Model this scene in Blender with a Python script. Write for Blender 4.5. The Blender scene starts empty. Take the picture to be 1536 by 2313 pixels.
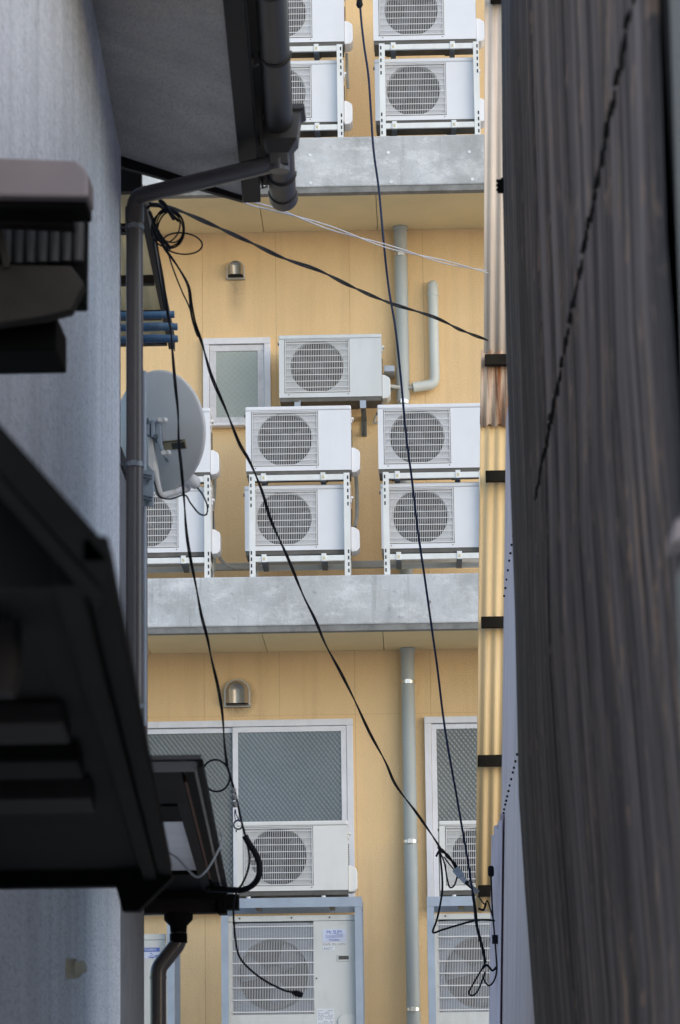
import bpy, math, random
from mathutils import Vector, Matrix
random.seed(11)
S = bpy.context.scene
COL = S.collection
V = Vector

# ------------------------------------------------------------------ camera
F, PCX, PCY, PW, PH = 7300.0, 768.0, 1156.5, 1536, 2313     # focal length and size of the picture, in its pixels
CAM = V((0, 0, 1.6))
_vx, _vy, _r = 955.0, 2600.0, 0.0172                        # vanishing point of the alley, roll
yc = V((_vx - PCX, -(_vy - PCY), -F)).normalized()
xc = V((1, _r, ((_vx - PCX) - (_vy - PCY) * _r) / F)).normalized()
zc = xc.cross(yc)
ROT = Matrix((xc, yc, zc))
cd = bpy.data.cameras.new('camera'); cam = bpy.data.objects.new('camera', cd); COL.objects.link(cam)
cam.matrix_world = Matrix.Translation(CAM) @ ROT.to_4x4()
cd.sensor_width = 36; cd.lens = F * 36 / PH; cd.clip_start = .1; cd.clip_end = 1000
cd.dof.use_dof = True; cd.dof.focus_distance = 24.9; cd.dof.aperture_fstop = 11.5
S.camera = cam

# ------------------------------------------------------------------ sky, sun, exposure
SUN_DIR = V((.80, -.74, .38)).normalized()
w = bpy.data.worlds.new('World'); S.world = w; w.use_nodes = True
nt = w.node_tree; bg = nt.nodes['Background']
sky = nt.nodes.new('ShaderNodeTexSky'); sky.sky_type = 'NISHITA'; sky.sun_disc = False
sky.sun_elevation = math.asin(SUN_DIR.z); sky.sun_rotation = math.atan2(SUN_DIR.x, SUN_DIR.y)
sky.air_density = 1.0; sky.dust_density = .6; sky.ozone_density = 2.0
nt.links.new(sky.outputs[0], bg.inputs[0]); bg.inputs[1].default_value = .15
sl = bpy.data.lights.new('sun', 'SUN'); sl.energy = 1.5; sl.angle = math.radians(110); sl.color = (1, .99, .975)
so = bpy.data.objects.new('sun', sl); COL.objects.link(so)
so.rotation_euler = (-SUN_DIR).to_track_quat('-Z', 'Y').to_euler()
S.view_settings.view_transform = 'Standard'; S.view_settings.look = 'None'
S.view_settings.gamma = 1; S.view_settings.use_curve_mapping = False
S.view_settings.exposure = 0.52
S.render.engine = 'CYCLES'; S.cycles.max_bounces = 8; S.cycles.diffuse_bounces = 5
S.cycles.use_denoising = True

# ------------------------------------------------------------------ measuring helpers (photo point -> place at a known depth or height)
def _dir(px, py): return ROT @ V((px - PCX, -(py - PCY), -F))
def PY(px, py, Y):
    d = _dir(px, py); return CAM + d * ((Y - CAM.y) / d.y)
def PZ(px, py, Z):
    d = _dir(px, py); return CAM + d * ((Z - CAM.z) / d.z)

# ------------------------------------------------------------------ materials
MATS = {}
def mat(name, col, rough=.6, var=.12, vs=5., bump=0., bs=160., metal=0., spec=.5, dirt=None, damt=.4, dscale=(3, 3, .6), fn=None):
    m = bpy.data.materials.new(name); m.use_nodes = True
    n = m.node_tree.nodes; l = m.node_tree.links; p = n['Principled BSDF']
    tc = n.new('ShaderNodeTexCoord'); oi = n.new('ShaderNodeObjectInfo')
    mul = n.new('ShaderNodeMath'); mul.operation = 'MULTIPLY'; mul.inputs[1].default_value = 37.
    l.new(oi.outputs['Random'], mul.inputs[0])
    add = n.new('ShaderNodeVectorMath'); add.operation = 'ADD'
    l.new(tc.outputs['Object'], add.inputs[0]); l.new(mul.outputs[0], add.inputs[1])
    co = add.outputs[0]
    if fn: co = tc.outputs['Object']
    def noise(scale, detail=6, vec=None, rough=.6):
        t = n.new('ShaderNodeTexNoise'); t.inputs['Scale'].default_value = scale
        t.inputs['Detail'].default_value = detail; t.inputs['Roughness'].default_value = rough
        l.new(vec or co, t.inputs['Vector']); return t.outputs['Fac']
    def ramp(fac, a, b, ca=(0, 0, 0, 1), cb=(1, 1, 1, 1)):
        r = n.new('ShaderNodeValToRGB'); r.color_ramp.elements[0].position = a; r.color_ramp.elements[1].position = b
        r.color_ramp.elements[0].color = ca; r.color_ramp.elements[1].color = cb
        l.new(fac, r.inputs[0]); return r.outputs[0]
    def mixc(fac, a, b, mode='MIX'):
        x = n.new('ShaderNodeMix'); x.data_type = 'RGBA'; x.blend_type = mode
        for sock, val in ((x.inputs['Factor'], fac), (x.inputs['A'], a), (x.inputs['B'], b)):
            if hasattr(val, 'is_linked'): l.new(val, sock)
            elif isinstance(val, (int, float)): sock.default_value = val
            else: sock.default_value = (*val[:3], 1)
        return x.outputs['Result']
    def scaled(s, vec=None):
        x = n.new('ShaderNodeMapping'); x.inputs['Scale'].default_value = s; l.new(vec or co, x.inputs['Vector']); return x.outputs[0]
    def math_(op, a, b=0., c=None):
        x = n.new('ShaderNodeMath'); x.operation = op
        for i, val in enumerate((a, b) if c is None else (a, b, c)):
            if hasattr(val, 'is_linked'): l.new(val, x.inputs[i])
            else: x.inputs[i].default_value = val
        return x.outputs[0]
    c = V(col)
    base = ramp(noise(vs), .3, .7, (*(c * (1 - var)), 1), (*(c * (1 + var)), 1))
    if dirt is not None:
        k = ramp(noise(1., 8, scaled(dscale), .65), .48, .75)
        base = mixc(math_('MULTIPLY', k, damt), base, dirt)
    h = None
    if bump:
        h = noise(bs, 3)
    api = dict(n=n, l=l, p=p, tc=tc, noise=noise, ramp=ramp, mixc=mixc, scaled=scaled, math=math_, co=co)
    if fn:
        r = fn(base, h, api)
        base, h = r
    if hasattr(base, 'is_linked'): l.new(base, p.inputs['Base Color'])
    if h is not None:
        b = n.new('ShaderNodeBump'); b.inputs['Strength'].default_value = bump; b.inputs['Distance'].default_value = .01
        l.new(h, b.inputs['Height']); l.new(b.outputs[0], p.inputs['Normal'])
    p.inputs['Roughness'].default_value = rough; p.inputs['Metallic'].default_value = metal
    p.inputs['Specular IOR Level'].default_value = spec
    MATS[name] = m; return m

YF, YW = 24.30, 25.47           # balcony edge, main wall
SLABS = [(2.43, 2.04), (5.923, 5.540), (9.416, 9.010), (12.91, 12.51)]   # top, bottom of each slab

def sep(A, vec):
    x = A['n'].new('ShaderNodeSeparateXYZ'); A['l'].new(vec, x.inputs[0]); return x.outputs

VENT1 = PY(533, 620, YW); VENT2 = PY(536, 1575, YW)
def wall_fn(base, h, A):
    M_ = A['math']; s = sep(A, A['co'])
    # soot under the upper hood
    dx = M_('ABSOLUTE', M_('SUBTRACT', s[0], VENT1.x)); dz = M_('SUBTRACT', VENT1.z - .03, s[2])
    fx = A['ramp'](M_('DIVIDE', dx, .09), .1, 1., (1, 1, 1, 1), (0, 0, 0, 1))
    fz = A['ramp'](M_('DIVIDE', dz, .42), .0, 1., (1, 1, 1, 1), (0, 0, 0, 1))
    on = M_('GREATER_THAN', dz, 0.)
    st = M_('MULTIPLY', M_('MULTIPLY', fx, fz), M_('MULTIPLY', on, A['noise'](14., 8)))
    base = A['mixc'](M_('MULTIPLY', st, 1.1), base, (.13, .11, .09))
    # soot ring above the lower hood
    d2 = A['n'].new('ShaderNodeVectorMath'); d2.operation = 'DISTANCE'
    cmb = A['n'].new('ShaderNodeCombineXYZ'); A['l'].new(s[0], cmb.inputs[0]); A['l'].new(s[2], cmb.inputs[2])
    A['l'].new(cmb.outputs[0], d2.inputs[0]); d2.inputs[1].default_value = (VENT2.x, 0, VENT2.z)
    r2 = A['ramp'](d2.outputs['Value'], .09, .17, (1, 1, 1, 1), (0, 0, 0, 1))
    base = A['mixc'](M_('MULTIPLY', M_('MULTIPLY', r2, A['noise'](30., 8)), 1.2), base, (.12, .07, .04))
    k = A['ramp'](A['noise'](1., 5, A['scaled']((1.7, 1.7, .5)), .6), .35, .7)
    base = A['mixc'](M_('MULTIPLY', k, .16), base, (.58, .40, .20))
    # faint rain streaks
    k = A['ramp'](A['noise'](1., 6, A['scaled']((7, 7, .35))), .5, .8)
    base = A['mixc'](M_('MULTIPLY', k, .26), base, (.44, .31, .17))
    fine = A['noise'](70., 4, A['scaled']((1, 1, 1.6)))
    base = A['mixc'](A['ramp'](fine, .35, .75), A['mixc'](.16, base, (.30, .18, .06)), base)
    return base, M_('ADD', h, M_('MULTIPLY', fine, 1.5))
mat('facade_panel', (.90, .66, .375), .8, .05, 1.3, .35, 120, spec=.25, fn=wall_fn)
mat('joint_seal', (.55, .40, .22), .8)
mat('soffit_board', (.80, .66, .38), .8, .06, 1.5, .1, 90)
def conc_fn(base, h, A):
    M_ = A['math']
    k = A['ramp'](A['noise'](1., 9, A['scaled']((1.3, 1.3, 2.2)), .65), .42, .66)
    base = A['mixc'](M_('MULTIPLY', k, .55), base, (.60, .62, .65))
    k = A['ramp'](A['noise'](1., 12, A['scaled']((2.6, 2.6, 4.2)), .80), .50, .64)
    base = A['mixc'](M_('MULTIPLY', k, .72), base, (.80, .81, .82))
    k = A['ramp'](A['noise'](1., 8, A['scaled']((1.5, 1.5, .9)), .62), .50, .68)
    base = A['mixc'](M_('MULTIPLY', k, .55), base, (.19, .20, .185))
    k = A['ramp'](A['noise'](1., 8, A['scaled']((11, 11, .8)), .7), .55, .70)
    base = A['mixc'](M_('MULTIPLY', k, .5), base, (.19, .20, .18))
    k = A['ramp'](A['noise'](1., 6, A['scaled']((16, 16, 2.2)), .7), .62, .70)
    base = A['mixc'](M_('MULTIPLY', k, .4), base, (.74, .75, .76))
    k = A['ramp'](A['noise'](40., 5), .60, .72)
    base = A['mixc'](M_('MULTIPLY', k, .35), base, (.16, .165, .16))
    return base, h
mat('concrete', (.50, .515, .52), .8, .18, 3., .25, 60, spec=.3, fn=conc_fn)
mat('bounce_pale', (.66, .66, .64), .7, .08, 3.)  # for the added sheets that bounce light
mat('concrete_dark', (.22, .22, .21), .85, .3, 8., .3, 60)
mat('ac_white', (.76, .77, .80), .42, .03, 3., dirt=(.48, .46, .42), damt=.16)
mat('ac_yellowed', (.74, .735, .70), .45, .03, 3., dirt=(.44, .40, .33), damt=.3, dscale=(4, 4, 1))
mat('ac_greyed', (.63, .665, .68), .5, .04, 3., dirt=(.42, .42, .40), damt=.35, dscale=(5, 5, .8))
mat('ac_cream', (.62, .63, .60), .45, .05, 3., dirt=(.30, .28, .24), damt=.35, dscale=(5, 5, 1.5))
mat('ac_grille', (.68, .675, .67), .5, .05, 5.)
mat('ac_dark', (.028, .026, .023), .7, .35, 9.)
mat('ac_pan', (.11, .105, .095), .7, .25, 9.)
mat('fan_grey', (.085, .085, .095), .5, .1, 6.)
mat('fan_pale', (.17, .19, .22), .4, .1, 6.)
mat('screw_dark', (.09, .08, .07), .6)
mat('rack_white', (.77, .79, .78), .45, .04, 5., dirt=(.40, .33, .22), damt=.2, dscale=(9, 9, 3))
mat('slot_dark', (.03, .03, .03), .8)
mat('clip_sticker', (.60, .52, .32), .6)
mat('galv_blue', (.36, .42, .50), .5, .10, 6., metal=.15, dirt=(.25, .27, .30), damt=.4)
mat('galv_dark', (.10, .13, .16), .5, .15, 6.)
mat('alu_frame', (.74, .75, .80), .4, .05, 4., dirt=(.45, .44, .43), damt=.3, dscale=(12, 12, 5))
mat('alu_sash', (.64, .64, .66), .45, .12, 14.)
def glass_fn(kind):
    def f(base, h, A):
        s = sep(A, A['co']); M_ = A['math']
        px_, pz_ = (.036, .046) if kind == 'dark' else (.05, .05)
        u, v = M_('MULTIPLY', s[0], 2 * math.pi / px_), M_('MULTIPLY', s[2], 2 * math.pi / pz_)
        a = M_('SINE', M_('ADD', u, v)); b = M_('SINE', M_('SUBTRACT', u, v))
        if kind == 'dark':
            hh = M_('MULTIPLY', M_('ADD', a, b), .5)
            return base, hh
        k = M_('MAXIMUM', A['ramp'](a, .90, .99), A['ramp'](b, .90, .99))
        sp = A['ramp'](A['noise'](60., 3), .66, .74)
        base = A['mixc'](M_('MULTIPLY', k, .35), base, (.48, .51, .48))
        base = A['mixc'](M_('MULTIPLY', sp, .4), base, (.62, .65, .62))
        return base, h
    return f
mat('glass_dimpled', (.155, .185, .205), .14, .12, 2., .14, 60, spec=.6, fn=glass_fn('dark'))
mat('glass_dimpled_grey', (.15, .165, .165), .22, .12, 2., .22, 60, spec=.6, fn=glass_fn('dark'))
mat('glass_wired', (.33, .37, .34), .35, .08, 3., .06, 60, spec=.5, fn=glass_fn('wired'))
mat('pvc_grey', (.40, .44, .44), .5, .05, 3., dirt=(.25, .25, .22), damt=.35)
mat('pvc_pale', (.58, .62, .60), .45, .04, 3., dirt=(.36, .35, .30), damt=.3)
mat('steel_bright', (.70, .68, .66), .25, .1, 9., metal=.9)
mat('steel_hood', (.46, .43, .39), .42, .12, 7., metal=.8)
mat('hood_inside', (.025, .022, .02), .9)
mat('insul_grey', (.40, .41, .40), .7, .1, 20.)
# left house
def stucco_fn(base, h, A, sy=.10):
    M_ = A['math']
    k = A['ramp'](A['noise'](125., 3, A['scaled']((1, sy, .95))), .50, .62)
    base = A['mixc'](M_('MULTIPLY', k, .36), base, (.22, .23, .26))
    k = A['ramp'](A['noise'](260., 2, A['scaled']((1, sy, 1))), .45, .60)
    base = A['mixc'](M_('MULTIPLY', k, .26), base, (.30, .31, .34))
    k = A['ramp'](A['noise'](1., 5, A['scaled']((4, 4, .25))), .42, .68)
    base = A['mixc'](M_('MULTIPLY', k, .28), base, (.24, .26, .29))
    k = A['ramp'](A['noise'](.9, 5, A['scaled']((5, 5, .5))), .5, .75)
    base = A['mixc'](M_('MULTIPLY', k, .25), base, (.60, .63, .68))
    return base, h
mat('stucco_grey', (.80, .82, .88), .9, .06, 2., .5, 110, spec=.2, fn=stucco_fn)
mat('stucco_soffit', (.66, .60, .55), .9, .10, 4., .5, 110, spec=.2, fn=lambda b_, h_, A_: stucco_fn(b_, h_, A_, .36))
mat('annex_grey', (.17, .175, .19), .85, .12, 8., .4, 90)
mat('dark_brown_paint', (.016, .014, .014), .55, .15, 6., spec=.2)
mat('gutter_brown', (.032, .027, .025), .42, .08, 5.)
mat('downpipe_brown', (.085, .074, .076), .33, .08, 5., dirt=(.05, .045, .045), damt=.4)
mat('gutter_mauve', (.20, .165, .17), .45, .1, 5.)
mat('galv_band', (.20, .22, .25), .45, .1, 9., metal=.4)
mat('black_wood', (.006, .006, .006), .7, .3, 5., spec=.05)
mat('dark_board', (.017, .015, .015), .7, .3, 4., spec=.1)
mat('grey_metal_edge', (.13, .125, .13), .45, .1, 5.)
mat('raw_wood', (.16, .075, .04), .75, .4, 18.)
mat('soffit_white', (.80, .79, .80), .8, .06, 5.)
mat('tile_dark', (.045, .045, .048), .6, .35, 6., dirt=(.10, .08, .065), damt=.4)
mat('weathered_wood', (.030, .023, .017), .8, .4, 9.)
def cream_fn(base, h, A):
    M_ = A['math']
    k = A['ramp'](A['noise'](1., 6, A['scaled']((26, 26, .5)), .65), .48, .7)
    base = A['mixc'](M_('MULTIPLY', k, .28), base, (.33, .19, .08))
    return base, h
mat('sheet_cream', (.84, .60, .30), .5, .06, 3., fn=cream_fn)
mat('sheet_pale', (.68, .57, .47), .5, .06, 3., fn=cream_fn)
def rust_fn(base, h, A):
    M_ = A['math']
    k = A['ramp'](A['noise'](1., 8, A['scaled']((22, 22, 1.0)), .7), .42, .60)
    base = A['mixc'](k, base, (.26, .085, .018))
    k = A['ramp'](A['noise'](1., 8, A['scaled']((40, 40, 2.2)), .7), .55, .7)
    base = A['mixc'](M_('MULTIPLY', k, .8), base, (.09, .05, .03))
    return base, h
mat('sheet_rust', (.62, .47, .34), .6, .1, 3., fn=rust_fn)
mat('canopy_sheet', (.62, .55, .40), .5, .06, 3., fn=cream_fn)
_t = MATS['canopy_sheet'].node_tree; _p = _t.nodes['Principled BSDF']; _tr = _t.nodes.new('ShaderNodeBsdfTranslucent'); _mx = _t.nodes.new('ShaderNodeMixShader')
_tr.inputs[0].default_value = (.80, .70, .50, 1); _mx.inputs[0].default_value = .6
_t.links.new(_p.outputs[0], _mx.inputs[1]); _t.links.new(_tr.outputs[0], _mx.inputs[2]); _t.links.new(_mx.outputs[0], _t.nodes['Material Output'].inputs[0])
mat('siding_mauve', (.66, .56, .61), .5, .08, 2., dirt=(.40, .34, .38), damt=.7, dscale=(14, 3, .4))
def char_fn(base, h, A):
    M_ = A['math']
    s3 = sep(A, A['co'])
    g = A['noise'](1., 7, A['scaled']((9, 9, .42)), .78)
    g2 = A['noise'](1., 5, A['scaled']((2.2, 2.2, .35)), .6)
    base = A['mixc'](A['ramp'](g, .40, .62), (.020, .018, .020), (.36, .32, .315))
    base = A['mixc'](M_('MULTIPLY', A['ramp'](g2, .44, .60), .6), base, (.050, .047, .052))
    k = A['ramp'](A['noise'](1., 7, A['scaled']((9, 9, 2.6)), .74), .56, .63)
    base = A['mixc'](M_('MULTIPLY', k, .75), base, (.44, .31, .23))
    k = A['ramp'](A['noise'](1., 3, A['scaled']((6, 6, 10)), .55), .62, .68)
    base = A['mixc'](M_('MULTIPLY', k, .7), base, (.42, .29, .22))
    # light falloff painted into the boards: darker towards the far end and foot
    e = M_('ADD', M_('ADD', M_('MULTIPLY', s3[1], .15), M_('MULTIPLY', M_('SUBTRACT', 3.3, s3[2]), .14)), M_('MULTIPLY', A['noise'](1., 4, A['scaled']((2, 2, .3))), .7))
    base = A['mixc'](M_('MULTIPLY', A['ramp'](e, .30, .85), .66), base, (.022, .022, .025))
    return base, M_('MULTIPLY', g, 2.)
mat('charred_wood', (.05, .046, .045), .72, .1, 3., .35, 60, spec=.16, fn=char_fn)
mat('shadow_gap', (.010, .010, .011), .9, spec=.1)
mat('block_grey', (.26, .27, .255), .85, .12, 5., .3, 70)
mat('wood_black', (.014, .013, .013), .8, .3, 20., spec=.1)
mat('wood_dark', (.022, .018, .013), .8, .3, 9., spec=.12)
mat('cable_black', (.009, .010, .014), .55, .1, 30., spec=.12)
mat('cable_navy', (.012, .022, .058), .5, .1, 30., spec=.2)
mat('cable_blue', (.02, .035, .11), .4, .1, 30.)
mat('cable_white', (.52, .52, .55), .5, .1, 30.)
mat('cable_grey', (.30, .30, .31), .5, .1, 30.)
mat('dish_grey', (.80, .80, .80), .45, .04, 3., dirt=(.62, .62, .60), damt=.3)
mat('dish_white', (.80, .79, .77), .45, .04, 3.)
mat('galv_mount', (.34, .40, .48), .45, .15, 12., metal=.4)
mat('plate_black', (.03, .028, .025), .4)
mat('plate_gold', (.36, .31, .20), .4)
mat('pole_blue', (.05, .13, .25), .5, .25, 12., dirt=(.18, .26, .33), damt=.6, dscale=(8, 8, 8))
mat('galv_board', (.26, .30, .36), .5, .1, 4.)
mat('label_lilac', (.58, .62, .74), .5)
mat('label_white', (.72, .74, .77), .5)
mat('ink_blue', (.10, .16, .46), .5)
mat('ink_grey', (.30, .31, .36), .5)
mat('pipe_beige', (.38, .35, .27), .55, .1, 8.)
mat('paving', (.42, .42, .42), .9, .15, 12., .3, 80)
mat('roof_metal', (.10, .09, .09), .5)
mat('plain_wall', (.40, .40, .38), .9, .1, 2.)

# ------------------------------------------------------------------ mesh helpers
class MB:
    def __init__(s): s.v = []; s.f = []; s.m = []; s.s = []
    def add(s, vs, fs, m=0, smooth=False):
        o = len(s.v); s.v += [V(p) for p in vs]
        for f in fs: s.f.append([o + i for i in f]); s.m.append(m); s.s.append(smooth)
        return s
    def box(s, x0, x1, y0, y1, z0, z1, m=0):
        return s.hexa([(x0, y0, z0), (x1, y0, z0), (x1, y1, z0), (x0, y1, z0), (x0, y0, z1), (x1, y0, z1), (x1, y1, z1), (x0, y1, z1)], m)
    def hexa(s, p, m=0):
        return s.add(p, [(0, 3, 2, 1), (4, 5, 6, 7), (0, 1, 5, 4), (1, 2, 6, 5), (2, 3, 7, 6), (3, 0, 4, 7)], m)
    def prism(s, poly, off, m=0):
        n = len(poly); off = V(off); a = [V(p) for p in poly]
        return s.add(a + [p + off for p in a], [list(range(n)), list(range(2 * n - 1, n - 1, -1))] + [(i, i + n, (i + 1) % n + n, (i + 1) % n) for i in range(n)], m)
    def beam(s, a, b, up, wu, ws, m=0):       # box from a to b; up direction, height wu, width ws
        a, b = V(a), V(b); d = (b - a).normalized(); sd = d.cross(V(up)).normalized(); u = sd.cross(d)
        c = [(-1, -1), (1, -1), (1, 1), (-1, 1)]
        return s.hexa([a + sd * (i * ws / 2) + u * (j * wu / 2) for i, j in c] + [b + sd * (i * ws / 2) + u * (j * wu / 2) for i, j in c], m)
    def tube(s, pts, r, n=10, m=0, caps=True, closed=False):
        pts = [V(p) for p in pts]; N = len(pts); rr = r if isinstance(r, (list, tuple)) else [r] * N
        vs = []; u = None
        for i, p in enumerate(pts):
            if closed: t = (pts[(i + 1) % N] - pts[i - 1]).normalized()
            else: t = (pts[min(i + 1, N - 1)] - pts[max(i - 1, 0)]).normalized()
            if u is None:
                u = t.orthogonal().normalized()
            u = (u - t * u.dot(t))
            u = u.normalized() if u.length > 1e-6 else t.orthogonal().normalized()
            b = t.cross(u)
            for k in range(n):
                a = 2 * math.pi * k / n; vs.append(p + (u * math.cos(a) + b * math.sin(a)) * rr[i])
        fs = [(i * n + k, i * n + (k + 1) % n, ((i + 1) % N) * n + (k + 1) % n, ((i + 1) % N) * n + k) for i in range(N if closed else N - 1) for k in range(n)]
        s.add(vs, fs, m, True)
        if caps and not closed:
            s.add(vs[:n], [list(range(n - 1, -1, -1))], m); s.add(vs[-n:], [list(range(n))], m)
        return s
    def cyl(s, a, b, r, n=16, m=0): return s.tube([a, b], r, n, m)
    def build(s, name, mats, parent=None, bevel=0., solid=0.):
        me = bpy.data.meshes.new(name); off = V((0, 0, 0)); p = parent
        while p is not None: off += p.location; p = p.parent
        me.from_pydata([tuple(q - off) for q in s.v], [], s.f)
        for mm in (mats if isinstance(mats, (list, tuple)) else [mats]): me.materials.append(MATS[mm])
        for po, i, sm in zip(me.polygons, s.m, s.s): po.material_index = i; po.use_smooth = sm
        me.update(); o = bpy.data.objects.new(name, me); COL.objects.link(o); o.parent = parent
        if solid:
            q = o.modifiers.new('solid', 'SOLIDIFY'); q.thickness = solid; q.offset = 0
        if bevel:
            q = o.modifiers.new('bevel', 'BEVEL'); q.width = bevel; q.segments = 2; q.limit_method = 'ANGLE'; q.angle_limit = math.radians(40)
            q.harden_normals = False
        return o

def tag(o, label=None, cat=None, group=None, kind=None):
    if label: o['label'] = label
    if cat: o['category'] = cat
    if group: o['group'] = group
    if kind: o['kind'] = kind
    return o
def thing(name, label, cat, loc=(0, 0, 0), group=None):
    o = bpy.data.objects.new(name, None); o.empty_display_size = .1; COL.objects.link(o); o.location = loc
    return tag(o, label, cat, group)
def copy_tree(o, parent=None):
    c = o.copy(); COL.objects.link(c); c.parent = parent
    for ch in list(o.children): copy_tree(ch, c)
    return c
def smooth_path(pts, k=6):
    P = [V(p) for p in pts]; P = [P[0] * 2 - P[1]] + P + [P[-1] * 2 - P[-2]]; out = []
    for i in range(1, len(P) - 2):
        a, b, c, d = P[i - 1:i + 3]
        for j in range(k):
            t = j / k
            out.append(.5 * (2 * b + (c - a) * t + (2 * a - 5 * b + 4 * c - d) * t * t + (3 * b - a - 3 * c + d) * t ** 3))
    return out + [P[-2]]
def bent(pts, r, k=6):              # polyline with rounded corners
    P = [V(p) for p in pts]; out = [P[0]]
    for i in range(1, len(P) - 1):
        a = P[i] + (P[i - 1] - P[i]).normalized() * min(r, (P[i - 1] - P[i]).length * .45)
        b = P[i] + (P[i + 1] - P[i]).normalized() * min(r, (P[i + 1] - P[i]).length * .45)
        for j in range(k + 1):
            t = j / k; out.append(a * (1 - t) ** 2 + P[i] * 2 * t * (1 - t) + b * t * t)
    return out + [P[-1]]
def twist(path, off, pitch):        # two strands wound round a path
    A = []; B = []; L = 0
    for i, p in enumerate(path):
        if i: L += (p - path[i - 1]).length
        t = (path[min(i + 1, len(path) - 1)] - path[max(i - 1, 0)]).normalized()
        u = t.cross(V((.3, 1, .2))).normalized(); b = t.cross(u); a = L / pitch * 2 * math.pi
        d = (u * math.cos(a) + b * math.sin(a)) * off; A.append(p + d); B.append(p - d)
    return A, B
def resample(path, step):
    out = [path[0]]; acc = 0
    for a, b in zip(path, path[1:]):
        n = max(1, int((b - a).length / step))
        for j in range(1, n + 1): out.append(a.lerp(b, j / n))
    return out
def lettering(text, size, m, parent, c, name='lettering', sx=1.):
    cu = bpy.data.curves.new(name, 'FONT'); cu.body = text; cu.size = size; cu.align_x = 'CENTER'; cu.align_y = 'CENTER'; cu.extrude = .0006
    tmp = bpy.data.objects.new('tmp', cu); me = bpy.data.meshes.new_from_object(tmp)
    bpy.data.objects.remove(tmp)
    off = V((0, 0, 0)); p = parent
    while p is not None: off += p.location; p = p.parent
    for q in me.vertices:
        x, y, z = q.co; q.co = V((x * sx, -z, y)) + V(c) - off
    me.materials.append(MATS[m]); o = bpy.data.objects.new(name, me); COL.objects.link(o); o.parent = parent; return o

def recentre(o, c):                 # move an object's origin to world point c
    off = V((0, 0, 0)); p = o
    while p is not None: off += p.location; p = p.parent
    d = V(c) - off
    for v in o.data.vertices: v.co -= d
    o.location += d
# ------------------------------------------------------------------ ground
tag(MB().box(-150, 150, -100, 200, -.5, 0).build('ground', 'paving'), kind='structure')

# ------------------------------------------------------------------ the apartment building with its balconies
BX0, BX1 = -5.2, 4.2
apt = thing('apartment_building', 'tall peach apartment building with concrete balcony edges at the end of the alley', 'building', (0, YW, 0))
jx = PY(790, 700, YW).x
joints = [jx + .6 * k for k in range(-8, 6)]
XS = [BX0] + [j for j in joints if BX0 < j < BX1] + [BX1]
mb = MB()
for k in range(4):
    z0 = SLABS[k][0] - .02; z1 = SLABS[k + 1][1] + .02 if k < 3 else 15.5
    zj = PY(560, 1617, YW).z + (z0 - SLABS[0][0] + .02)
    for a, b in zip(XS, XS[1:]):
        if k: mb.box(a + .0015, b - .0015, YW, YW + .03, z0, z1); continue
        mb.box(a + .0015, b - .0015, YW, YW + .03, z0, zj - .0012); mb.box(a + .0015, b - .0015, YW, YW + .03, zj + .0012, z1)
for a, b in zip(XS, XS[1:]): mb.box(a + .0018, b - .0018, YW, YW + .03, .0, SLABS[0][1] + .02)
mb.build('wall', 'facade_panel', apt)
MB().box(BX0, BX1, YW + .004, YW + .25, 0, 15.5).build('joint_backing', 'joint_seal', apt)
MB().box(BX0, BX1, YW + .25, YW + 7, 0, 15.5).build('building_mass', 'plain_wall', apt)
for k, (zt, zb) in enumerate(SLABS):
    sl_ = MB().box(BX0 - .2, BX1 + .2, YF, YW - .001, zb, zt).build('balcony_slab', 'concrete', apt, bevel=.012)
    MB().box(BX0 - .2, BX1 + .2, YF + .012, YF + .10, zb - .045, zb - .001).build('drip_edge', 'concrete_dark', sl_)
    MB().box(BX0, BX1, YF + .12, YW - .002, zt + .0005, zt + .004).build('bounce_sheet', 'bounce_pale', sl_)  # unseen pale sheet added to bounce light onto wall and soffit
    so_ = MB()
    sx = [BX0 - .2] + [PY(604, 1450, YW).x + .93 * q for q in range(-4, 6)] + [BX1 + .2]
    for a, b in zip(sx, sx[1:]): so_.box(a + .003, b - .003, YF + .101, YW - .002, zb - .022, zb - .0015)
    so_.build('soffit', 'soffit_board', apt)
# form-tie plugs in the concrete
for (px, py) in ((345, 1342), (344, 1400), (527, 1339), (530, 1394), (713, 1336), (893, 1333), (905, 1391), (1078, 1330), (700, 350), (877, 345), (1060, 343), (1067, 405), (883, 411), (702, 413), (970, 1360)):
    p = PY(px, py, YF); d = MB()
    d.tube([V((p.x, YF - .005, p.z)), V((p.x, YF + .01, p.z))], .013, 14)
    d.build('form_tie_plug', 'concrete_dark' if px == 970 else 'label_white' if py < 500 else 'concrete', apt)

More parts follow.
